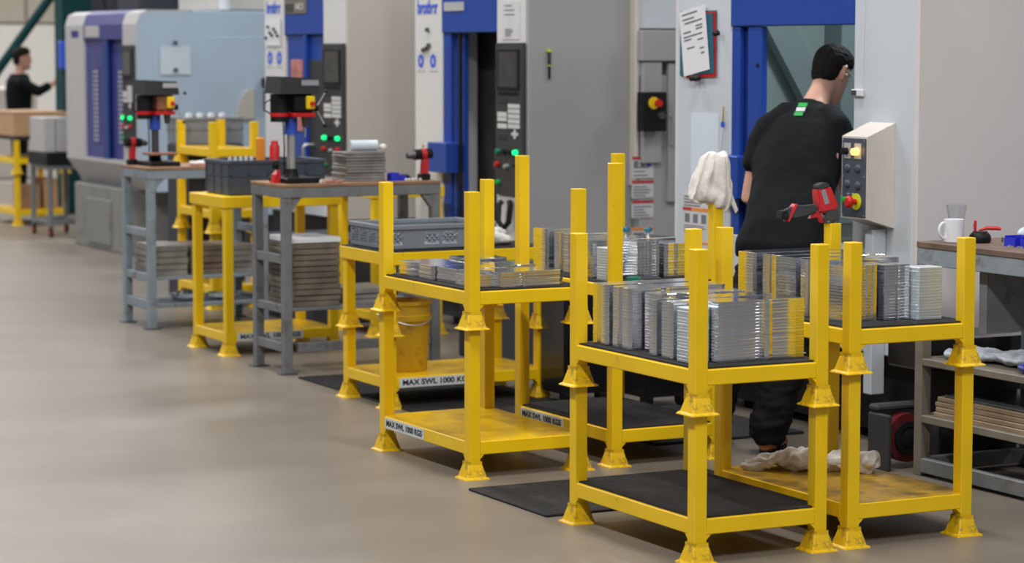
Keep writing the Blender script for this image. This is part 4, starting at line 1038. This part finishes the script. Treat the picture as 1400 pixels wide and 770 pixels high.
# ------------------------------------------------------------------ far left group
S8 = (7.29, 25.05)
stillage(*S8, 0, DU, DW, .566, 'lower far-left yellow pallet with brown cartons on its deck', GP)
stillage(*S8, .5212, DU, DW, .34, 'upper far-left yellow pallet under the big cardboard box', GP)
single(B(7.26, 7.82, 25.02, 25.95, .8625, .90, .004).build('dark_board', 'bg_dark'), 'dark board across the posts under the big cardboard box', 'board')
t = thing('cardboard_box', 'big brown cardboard box on the far-left yellow pallet', 'box', (7.55, 25.5, .90))
B(7.25, 7.80, 25.0, 26.0, .90, 1.13, .004).build('carton', 'cardboard', t)
B(7.245, 7.805, 24.995, 26.005, 1.13, 1.145, .002).build('lid', 'cardboard', t)
single(B(7.36, 7.56, 25.15, 25.45, .16, .40, .003).build('carton', 'cardboard2'), 'small brown carton on the lower far-left pallet, left one', 'carton')
single(B(7.60, 7.74, 25.15, 25.55, .16, .46, .003).build('carton', 'cardboard'), 'small pale carton on the lower far-left pallet, right one', 'carton')
t = thing('trolley', 'grey wheeled trolley beside the far machine', 'trolley', (7.25, 23.55, 0))
tx0, tx1, ty0, ty1 = 7.10, 7.42, 23.3, 23.85
for x in (tx0, tx1):
    for y in (ty0, ty1):
        B(x-.02, x+.02, y-.02, y+.02, .09, .68, .003).build('leg', 'bench_grey', t)
        c = MB().cyl((x-.012, y, .045), (x+.012, y, .045), .045, n=14).build('caster', 'black', t, True)
        MB().cyl((x-.014, y, .045), (x+.014, y, .045), .022, n=12).build('caster_hub', 'red', c, True)
for zz in (.12, .64):
    for x in (tx0, tx1): B(x-.018, x+.018, ty0, ty1, zz, zz+.04).build('frame_rail', 'bench_grey', t)
    for y in (ty0, ty1): B(tx0, tx1, y-.018, y+.018, zz, zz+.04).build('frame_rail', 'bench_grey', t)
single(B(tx0-.04, tx1+.04, ty0-.03, ty1+.03, .682, .80, .006).build('motor_base', 'black'), 'black base unit on the grey trolley', 'base')
for i, (m, lab) in enumerate((('m0white', 'left white upright panel box on the trolley'), ('m0white', 'middle white upright panel box on the trolley'), ('darkgrey', 'dark upright panel box at the right of the trolley'))):
    x = 7.06+.125*i
    single(B(x, x+.118, 23.35, 23.8, .80, 1.13, .008).build('panel_box', m), lab, 'panel box', 'upright boxes on the trolley')
# green steel column, diagonal brace, hoist cables
def steelwork(mb, label, cat='column', name='steel_column', m='green_steel'): return single(mb.build(name, m), label, cat)
steelwork(B(8.24, 8.57, 26.5, 26.8, 0, 7.5, .01), 'dark green steel column rising behind the far machine', 'column')
steelwork(MB().cyl((8.12, 29.2, 1.3), (9.06, 28.8, 2.7), .055, n=14), 'slanting dark teal pipe at the top left corner', 'pipe', 'slanting_pipe')
for i, (xa, xb) in enumerate(((8.85, 8.87), (8.95, 9.02), (9.08, 9.35))):
    steelwork(MB().tube([(xa, 28.0, 2.9), ((xa+xb)/2+.01, 28, 2.2), (xb, 28.0, 1.45)], .012, 6), ['left', 'middle', 'right'][i]+' one of three dark hoist cables beside the distant worker', 'cable', 'hoist_cable', 'black')
single(B(8.18, 8.27, 26.38, 26.499, 1.56, 1.86, .01).build('hoist_control', 'blue_print'), 'bright blue hoist control hanging by the green column', 'control')
single(B(8.5, 10.2, 34.0, 34.5, 0, 1.25, .02).build('grey_cabinet', 'panelgrey'), 'grey cabinet standing behind the distant worker', 'cabinet')
single(B(10.6, 12.8, 33.0, 33.5, 2.2, 3.2, .02).build('duct', 'bg_dark'), 'dark overhead duct beyond the far machine', 'duct')
single(B(13.2, 15.2, 33.0, 33.5, 2.15, 3.0, .02).build('duct', 'bg_blue'), 'blue-black overhead duct right of the dark one', 'duct')
single(B(16.0, 18.5, 33.0, 33.5, 2.1, 3.2, .02).build('duct', 'black'), 'black overhead duct above the side of the far machine', 'duct')
single(MB().cyl((15.6, 33.0, 0), (15.6, 33.0, 4), .12).build('vent_pipe', 'panelwhite', smooth=True), 'pale vertical vent pipe beyond the far machine', 'pipe')

# ------------------------------------------------------------------ people
def ell(c, ax, ay, rx, ry, n=20, p=2.0):
    out = []
    for i in range(n):
        a = 2*pi*i/n; ca, sa = cos(a), sin(a)
        e = 2/p
        out.append(Vector(c) + Vector(ax)*rx*math.copysign(abs(ca)**e, ca) + Vector(ay)*ry*math.copysign(abs(sa)**e, sa))
    return out
def limb(mb, pts, n=16):
    """pts: (centre, radius) ; tapering limb with rounded ends"""
    P_ = [Vector(p[0]) for p in pts]; rr = [p[1] for p in pts]; rings = []; up = None
    for i, p in enumerate(P_):
        d = (P_[min(i+1, len(P_)-1)]-P_[max(i-1, 0)]).normalized()
        if up is None: up = d.orthogonal().normalized()
        up = (up-d*up.dot(d)).normalized(); b = d.cross(up)
        if i == 0: rings.append(ell(p-d*rr[0]*.5, up, b, rr[0]*.5, rr[0]*.5, n))
        rings.append(ell(p, up, b, rr[i], rr[i], n))
        if i == len(P_)-1: rings.append(ell(p+d*rr[i]*.5, up, b, rr[i]*.5, rr[i]*.5, n))
    mb.loft(rings)
def wrinkle(o, amp, sc, seed=0, zsc=1.0):
    vs = [(v.co.copy(), v.normal.copy()) for v in o.data.vertices]; out = []
    for c, nn in vs:
        p = Vector((c.x*sc, c.y*sc, c.z*sc*zsc+seed))
        r = 1-abs(noise.noise(p))*2.2
        q = c + nn*amp*(r*.7+.6*noise.noise(p*2.1)); out += (q.x, q.y, q.z)
    o.data.vertices.foreach_set('co', out); o.data.update()
F = Vector((.79, .61, 0)).normalized()      # where the worker faces
Lf = Vector((-F.y, F.x, 0))                 # his left
UP = Vector((0, 0, 1))
def head_mesh(mb, c, fwd, left, up, s=1.0):
    """skull with brow, nose, jaw and chin as one closed loft along up"""
    lv = [(-.125, .030, .030, .055), (-.115, .040, .045, .050), (-.095, .050, .060, .035), (-.06, .062, .078, .015), (-.02, .070, .088, .003), (.02, .076, .096, -.004), (.06, .076, .097, -.006), (.09, .066, .084, -.008), (.112, .042, .055, -.008), (.12, .015, .02, -.008)]
    rings = []
    for (h, rx_, ry_, fo) in lv:
        r_ = ell(c+up*h*s+fwd*fo*s, left, fwd, rx_*s, ry_*s, 24, 2.15); rings.append(r_)
    mb.loft(rings)
    # nose, lips, brow
    limb(mb, [(c+fwd*.090*s+up*.012*s, .010*s), (c+fwd*.106*s-up*.018*s, .014*s), (c+fwd*.098*s-up*.028*s, .014*s)], 10)
    limb(mb, [(c+fwd*.088*s-up*.058*s+left*.022*s, .006*s), (c+fwd*.096*s-up*.056*s, .008*s), (c+fwd*.088*s-up*.058*s-left*.022*s, .006*s)], 8)
    limb(mb, [(c+fwd*.084*s+up*.03*s+left*.045*s, .008*s), (c+fwd*.094*s+up*.034*s, .008*s), (c+fwd*.084*s+up*.03*s-left*.045*s, .008*s)], 8)
def hand(mb, w, d, side, palm_n, s=1.0):
    """w wrist, d direction of fingers, side towards the thumb, palm_n palm normal: palm, four curled fingers, thumb"""
    w, d, side, palm_n = Vector(w), Vector(d).normalized(), Vector(side).normalized(), Vector(palm_n).normalized()
    mb.loft([ell(w, side, palm_n, .027*s, .019*s, 12), ell(w+d*.03*s, side, palm_n, .036*s, .017*s, 12), ell(w+d*.085*s, side, palm_n, .041*s, .014*s, 12), ell(w+d*.095*s, side, palm_n, .036*s, .010*s, 12)])
    for i, L in enumerate((.072, .080, .074, .058)):
        b = w+d*.085*s+side*(.030-.020*i)*s
        p1 = b+d*L*.42*s+palm_n*.010*s; p2 = p1+(d*.75+palm_n*.65)*L*.32*s; p3 = p2+(d*.35+palm_n*.9)*L*.26*s
        limb(mb, [(b-d*.01, .0092*s), (p1, .0088*s), (p2, .0080*s), (p3, .0068*s)], 8)
    b = w+d*.025*s+side*.028*s
    limb(mb, [(b, .0115*s), (b+(d*.5+side*.75)*.035*s, .0105*s), (b+(d*.85+side*.6)*.065*s+palm_n*.008, .0085*s)], 8)
# near worker
wk = thing('person', 'man in a black t-shirt and dark trousers leaning into the machine doorway, seen from behind', 'person', (6.02, 9.44, 0))
pel = Vector((6.243, 9.502, .80)); wai = Vector((6.31, 9.56, .97)); che = Vector((6.48, 9.72, 1.27)); nkb = Vector((6.63, 9.83, 1.50))
nk = Vector((6.70, 9.865, 1.575)); hd = Vector((6.775, 9.89, 1.665))
HF = (Vector((.835, .265, -.45))).normalized()          # face turned to his right and down
HL = HF.cross(Vector((0, 0, 1))).normalized()*-1; HU = HF.cross(HL).normalized()
if HU.z < 0: HU = -HU
Lsh = che + Lf*.168 + Vector((.02, .02, .120)); Rsh = che - Lf*.172 + Vector((.05, .03, .130))
Lel = Lsh + Vector((-.05, -.05, -.30)) + Lf*.055; Rel = Rsh + F*.12 + Vector((0, 0, -.27))
Lwr = Lel + F*.24 + Vector((0, 0, -.04)) - Lf*.02; Rwr = Rel + F*.24 + Vector((0, 0, .02))
Lhip = pel + Lf*.085 + Vector((0, 0, -.04)); Rhip = pel - Lf*.085 + Vector((0, 0, -.04))
Lkn = Vector((6.03, 9.60, .45)); Rkn = Vector((6.19, 9.34, .44)); Lan = Vector((5.945, 9.60, .085)); Ran = Vector((6.075, 9.325, .085))
def torso(mb, grow=0.0, top=True):
    def rg(c, a, b, tilt): 
        ax = Lf; d = tilt.normalized(); fy = ax.cross(d).normalized()
        return ell(c, ax, fy, a+grow, b+grow, 24, 2.4)
    sp = (che-wai)
    rings = [rg(pel+Vector((0, 0, -.07)), .165, .115, UP), rg(pel, .175, .12, UP), rg(wai, .160, .108, (wai-pel)), rg((wai+che)/2, .180, .115, sp), rg(che, .205, .125, sp),
             rg(che+(nkb-che)*.45, .205, .118, (nkb-che)), rg(che+(nkb-che)*.74, .160, .095, (nkb-che)), rg(che+(nkb-che)*.95, .085, .070, (nkb-che)), rg(nkb+(nk-nkb)*.3, .058, .058, (nk-nkb))]
    mb.loft(rings)
mb = MB()
torso(mb)
limb(mb, [(nkb, .062), (nk, .058), (hd-HU*.03-HF*.02, .058)])
head_mesh(mb, hd, HF, HL, HU, 1.02)
for (sh, el, wr) in ((Lsh, Lel, Lwr), (Rsh, Rel, Rwr)):
    limb(mb, [(sh, .055), ((sh+el)/2, .050), (el, .041), (el.lerp(wr, .4), .040), (wr, .027)])
    hand(mb, wr, (F*.9+Vector((0, 0, -.15))), (Lf if wr is Rwr else -Lf)*.8+UP*.3, Vector((0, 0, -1)))
for (hp_, kn, an) in ((Lhip, Lkn, Lan), (Rhip, Rkn, Ran)):
    limb(mb, [(hp_, .095), (hp_.lerp(kn, .5), .080), (kn, .058), (kn.lerp(an, .35), .057), (an, .036)])
    limb(mb, [(an, .036), (an+Vector((0, 0, -.05)), .035), (an+F*.12+Vector((0, 0, -.06)), .024)])
# ears
for sg in (1, -1):
    e0 = hd + HL*sg*.078 - HF*.004
    limb(mb, [(e0+HU*.034-HF*.004+HL*sg*.006, .008), (e0+HU*.020-HF*.016+HL*sg*.012, .010), (e0-HU*.008-HF*.012+HL*sg*.008, .009), (e0-HU*.030, .008)], 8)
body = mb.build('body', 'skin', wk); remesh(body, .0065, 5, .5); bake(body)
for p in body.data.polygons: p.use_smooth = True
off = ROOT[wk.name]
# eyes
for sg in (1, -1):
    MB().lathe(hd+HF*.078+HL*sg*.032+HU*.012, [(.002, -.010), (.009, -.006), (.011, 0), (.009, .006), (.002, .010)], 12).build('eye', 'label_white', wk, True)
# hair: shell over the skull, short at nape, longer on top
mb = MB()
lv = [(-.066, .048, .040, -.050), (-.040, .062, .056, -.044), (-.012, .070, .066, -.036), (.018, .079, .078, -.028), (.05, .086, .096, -.012), (.08, .082, .100, -.004), (.108, .066, .084, .0), (.130, .040, .055, .004), (.138, .012, .02, .004)]
mb.loft([ell(hd+HU*h+HF*fo, HL, HF, a, b, 24, 2.2) for (h, a, b, fo) in lv])
rnd = random.Random(4)
for i in range(46):
    a = rnd.uniform(0, 2*pi); r_ = rnd.uniform(.0, .07)
    b0 = hd+HU*(.128-.9*r_*r_*8)+HL*r_*cos(a)+HF*(r_*sin(a)+.01)
    limb(mb, [(b0-HU*.02, .014), (b0+HU*.006+HF*.012, .011), (b0+HU*.004+HF*.035, .006)], 6)
hair = mb.build('hair', 'hair', wk); remesh(hair, .005, 2, .4); bake(hair); wrinkle(hair, .0035, 55, 3)
for p in hair.data.polygons: p.use_smooth = True
# glasses and ear plug
g = MB(); 
for sg in (1, -1): g.tube([hd+HL*sg*.083-HF*.02+HU*.016, hd+HL*sg*.084+HF*.03+HU*.016, hd+HL*sg*.072+HF*.098+HU*.012], .0022, 6)
g.build('safety_glasses', 'label_white', wk, True)
g = MB()
for sg in (1, -1): g.prism([(-.028, -.016), (.028, -.016), (.026, .016), (-.026, .016)], -.001, .001, 'y', Matrix.Translation(hd+HF*.112+HL*sg*.034+HU*.002) @ Matrix(((HL.x, HF.x, HU.x), (HL.y, HF.y, HU.y), (HL.z, HF.z, HU.z))).to_4x4())
g.build('lens', 'film', wk)
MB().cyl(hd-HL*.076-HF*.002-HU*.004, hd-HL*.096-HF*.0-HU*.008, .006, .005, 10).build('ear_plug', 'beige', wk, True)
# t-shirt
mb = MB()
def rg(c, a, b, tilt):
    d = Vector(tilt).normalized(); fy = Lf.cross(d).normalized(); return ell(c, Lf, fy, a, b, 28, 2.3)
mb.loft([rg(pel+Vector((.0, .0, .055)), .200, .150, UP), rg(pel+Vector((0, 0, .12)), .196, .145, UP), rg(wai+Vector((0, 0, .03)), .182, .137, wai-pel), rg(wai.lerp(che, .5), .190, .138, che-wai), rg(che, .205, .140, che-wai),
         rg(che.lerp(nkb, .42), .205, .130, nkb-che), rg(che.lerp(nkb, .68), .165, .108, nkb-che), rg(che.lerp(nkb, .88), .115, .084, nkb-che), rg(nkb+(nk-nkb)*.02, .080, .070, nk-nkb)])
for (sh, el) in ((Lsh, Lel), (Rsh, Rel)):
    d = (el-sh)
    limb(mb, [(sh-d*.12+(nkb-sh)*.50, .060), (sh-d*.04+(nkb-sh)*.12, .068), (sh+d*.12, .068), (sh+d*.35, .066), (sh+d*.52, .066)])
sh_ = mb.build('t_shirt', 'tshirt', wk); remesh(sh_, .009, 9, .6); bake(sh_)
wrinkle(sh_, .0085, 5.5, 2, .5); wrinkle(sh_, .0022, 17, 5, .6)
for p in sh_.data.polygons: p.use_smooth = True
# badge on the nape
bc = che.lerp(nkb, .78)
nrm = -(Lf.cross((nkb-che).normalized())).normalized()
if nrm.dot(F) > 0: nrm = -nrm
upv = (nkb-che).normalized()
MTX = Matrix(((Lf.x, nrm.x, upv.x), (Lf.y, nrm.y, upv.y), (Lf.z, nrm.z, upv.z))).to_4x4()
for (dz, m, dx) in ((.026, 'green', 0.0), (.0, 'label_white', .004), (-.026, 'green', .008)):
    q = MB(); q.box(-.021, .021, -.004, .004, -.011, .011, mtx=Matrix.Translation(bc+nrm*.120+upv*(dz-.03)+Lf*dx) @ MTX)
    q.build('shirt_emblem', m, wk)
# trousers
mb = MB()
mb.loft([rg(pel+Vector((0, 0, -.10)), .175, .135, UP), rg(pel+Vector((0, 0, -.02)), .190, .140, UP), rg(pel+Vector((0, 0, .10)), .178, .130, UP)])
for (hp_, kn, an) in ((Lhip, Lkn, Lan), (Rhip, Rkn, Ran)):
    limb(mb, [(hp_, .112), (hp_.lerp(kn, .5), .105), (kn, .088), (kn.lerp(an, .5), .085), (an+Vector((0, 0, .03)), .084), (an+Vector((0, 0, -.01)), .076)])
tr = mb.build('trousers', 'trousers', wk); remesh(tr, .010, 6, .5); bake(tr); wrinkle(tr, .013, 8, 1, 2.2); wrinkle(tr, .004, 20, 7, 1.8)
for p in tr.data.polygons: p.use_smooth = True
MB().tube([Rkn+Vector((-.085, -.035, .03)), Rkn+Vector((-.045, -.088, .018)), Rkn+Vector((.02, -.098, .01))], .003, 6).build('reflective_piping', 'label_white', wk, True)
# boots
for an in (Lan, Ran):
    mb = MB()
    limb(mb, [(an+Vector((0, 0, .05)), .050), (an+Vector((0, 0, -.02)), .049), (an+Vector((0, 0, -.04))-F*.01, .046)])
    mb.loft([ell(an-F*.055+Vector((0, 0, -.035)), Lf, UP, .030, .030, 14), ell(an-F*.02+Vector((0, 0, -.030)), Lf, UP, .042, .042, 14), ell(an+F*.07+Vector((0, 0, -.036)), Lf, UP, .046, .036, 14), ell(an+F*.15+Vector((0, 0, -.042)), Lf, UP, .042, .028, 14), ell(an+F*.19+Vector((0, 0, -.048)), Lf, UP, .022, .018, 14)])
    bo = mb.build('boot', 'boot', wk); remesh(bo, .006, 4, .5); bake(bo)
    for p in bo.data.polygons: p.use_smooth = True
    s_ = MB(); base = Vector((an.x, an.y, 0)); poly = []
    for i in range(20):
        a = 2*pi*i/20; q = base+F*(.065+.135*cos(a))+Lf*(.046*sin(a)); poly.append((q.x, q.y))
    s_.prism(poly, 0.001, .024); s_.build('sole', 'shoe_sole', bo, off=ROOT[wk.name])

# distant worker
D0 = Vector((8.20, 28.05, 0))
dw = thing('person', 'distant man in black at the far left, one arm raised to a blue hoist control', 'person', tuple(D0))
f2 = Vector((.75, -.2, 0)).normalized(); l2 = Vector((-f2.y, f2.x, 0))
def seg(mb, *pts): limb(mb, [(D0+Vector(p), r) for p, r in pts])
def tor(mb, g):
    mb.loft([ell(D0+Vector((0, 0, .88)), l2, f2, .16+g, .12+g, 20, 2.3), ell(D0+Vector((0, 0, 1.05)), l2, f2, .155+g, .11+g, 20, 2.3), ell(D0+Vector((0, 0, 1.28)), l2, f2, .19+g, .125+g, 20, 2.3), ell(D0+Vector((0, 0, 1.42)), l2, f2, .18+g, .11+g, 20, 2.3), ell(D0+Vector((0.01, 0, 1.50)), l2, f2, .07+g, .07+g, 20)])
b1 = MB(); tor(b1, 0)
seg(b1, ((.01, 0, 1.48), .055), ((.02, 0, 1.56), .052), ((.03, 0, 1.62), .055))
head_mesh(b1, D0+Vector((.04, -.01, 1.665)), f2, l2, UP, 1.0)
armR = [(-l2*.19+Vector((0, 0, 1.40))), (-l2*.22+f2*.22+Vector((0, 0, 1.30))), (-l2*.2+f2*.42+Vector((0, 0, 1.42)))]
limb(b1, [(D0+armR[0], .05), (D0+armR[1], .040), (D0+armR[2], .028)])
hand(b1, D0+armR[2], UP+f2*.3, f2, -l2)
limb(b1, [(D0+l2*.19+Vector((0, 0, 1.40)), .05), (D0+l2*.24+Vector((0, 0, 1.12)), .04), (D0+l2*.22+f2*.15+Vector((0, 0, .92)), .028)])
hand(b1, D0+l2*.22+f2*.15+Vector((0, 0, .92)), f2*.4-UP, f2, -l2)
for sg in (1, -1):
    seg(b1, (tuple(l2*sg*.09+Vector((0, 0, .86))), .09), (tuple(l2*sg*.10+Vector((0, 0, .47))), .058), (tuple(l2*sg*.11+Vector((0, 0, .08))), .036))
    seg(b1, (tuple(l2*sg*.11+Vector((0, 0, .07))), .036), (tuple(l2*sg*.11+f2*.14+Vector((0, 0, .04))), .025))
for sg in (1, -1):
    e0 = D0+Vector((.04, -.01, 1.665))+l2*sg*.077
    limb(b1, [(e0+UP*.025, .008), (e0-UP*.025, .007)], 8)
o = b1.build('body', 'skin', dw); remesh(o, .010, 3, .5); bake(o)
for p in o.data.polygons: p.use_smooth = True
b2 = MB(); tor(b2, .028)
limb(b2, [(D0+armR[0], .078), (D0+armR[1], .062), (D0+armR[1].lerp(armR[2], .55), .052)])
limb(b2, [(D0+l2*.19+Vector((0, 0, 1.40)), .078), (D0+l2*.24+Vector((0, 0, 1.12)), .062), (D0+l2*.23+f2*.1+Vector((0, 0, 1.0)), .05)])
o = b2.build('jumper', 'tshirt', dw); remesh(o, .014, 4, .5); bake(o)
for p in o.data.polygons: p.use_smooth = True
b3 = MB()
b3.loft([ell(D0+Vector((0, 0, .80)), l2, f2, .175, .135, 18, 2.3), ell(D0+Vector((0, 0, .95)), l2, f2, .175, .135, 18, 2.3)])
for sg in (1, -1): seg(b3, (tuple(l2*sg*.09+Vector((0, 0, .86))), .105), (tuple(l2*sg*.10+Vector((0, 0, .47))), .08), (tuple(l2*sg*.11+Vector((0, 0, .09))), .065))
o = b3.build('trousers', 'trousers', dw); remesh(o, .015, 3, .5); bake(o)
for sg in (1, -1): MB().loft([ell(D0+l2*sg*.11+f2*q+Vector((0, 0, .042)), l2, UP, a, b, 12) for q, a, b in ((-.07, .03, .03), (0, .045, .04), (.1, .045, .035), (.2, .02, .02))]).build('shoe', 'shoe_sole', dw, True)
hc_ = D0+Vector((.04, -.01, 1.665))
b4 = MB(); b4.loft([ell(hc_+UP*h+f2*fo, l2, f2, a, b, 20, 2.2) for (h, a, b, fo) in lv]); b4.build('hair', 'hair', dw, True)

# ------------------------------------------------------------------ red power tool balanced on the rear post of the right-hand stack
t = thing('impact_driver', 'red and grey cordless driver balanced nose-down on a yellow post of the right-hand stack', 'power tool', (5.695, 8.294, 1.0955))
cx_, cy_, cz_ = 5.680, 8.302, 1.0955
wdir = Vector((.95, -.15, 0)).normalized()     # picture-plane right, roughly
def L2(u, z): return Vector((cx_, cy_, cz_)) + wdir*u + Vector((0, 0, z))
# u to the right, z up; shapes as seen side-on
side = wdir.cross(UP)
def slab(poly, th_, nm, m, bev=.004):
    mb = MB()
    r0 = [L2(a, b)-side*th_ for a, b in poly]; r1 = [L2(a, b)+side*th_ for a, b in poly]
    mb.loft([r0, r1])
    es = list(mb.bm.edges); bmesh.ops.bevel(mb.bm, geom=es, offset=bev, segments=2, affect='EDGES')
    return mb.build(nm, m, t, True)
slab([(-.035, .010), (.035, .010), (.028, .045), (-.005, .060), (-.020, .050)], .030, 'nose', 'iron')
MB().cyl(L2(.0, .0), L2(.0, .018), .024, .030, 16).build('nose_cap', 'iron', t, True)
slab([(-.045, .040), (.012, .048), (.034, .065), (-.005, .150), (-.060, .140), (-.062, .110), (-.052, .07)], .031, 'motor_housing', 'tool_red', .008)
slab([(-.052, .128), (-.006, .145), (-.014, .160), (-.034, .160), (-.060, .148)], .028, 'end_cap', 'darkgrey')
slab([(-.030, .075), (-.010, .080), (-.030, .135), (-.048, .130)], .0335, 'label_strip', 'steel', .002)
slab([(-.085, .018), (-.066, .042), (-.045, .050), (-.020, .006), (-.034, .0), (-.050, .028)], .014, 'trigger_guard', 'tool_red', .003)
slab([(-.200, .022), (-.196, .052), (-.150, .072), (-.100, .072), (-.058, .076), (-.055, .046), (-.100, .030), (-.150, .026)], .020, 'grip', 'darkgrey', .006)
slab([(-.215, .020), (-.212, .050), (-.188, .056), (-.180, .018)], .030, 'battery', 'black', .004)
slab([(-.186, .010), (-.176, .010), (-.150, .066), (-.140, .078), (-.150, .078), (-.166, .060)], .022, 'red_trim', 'tool_red', .002)
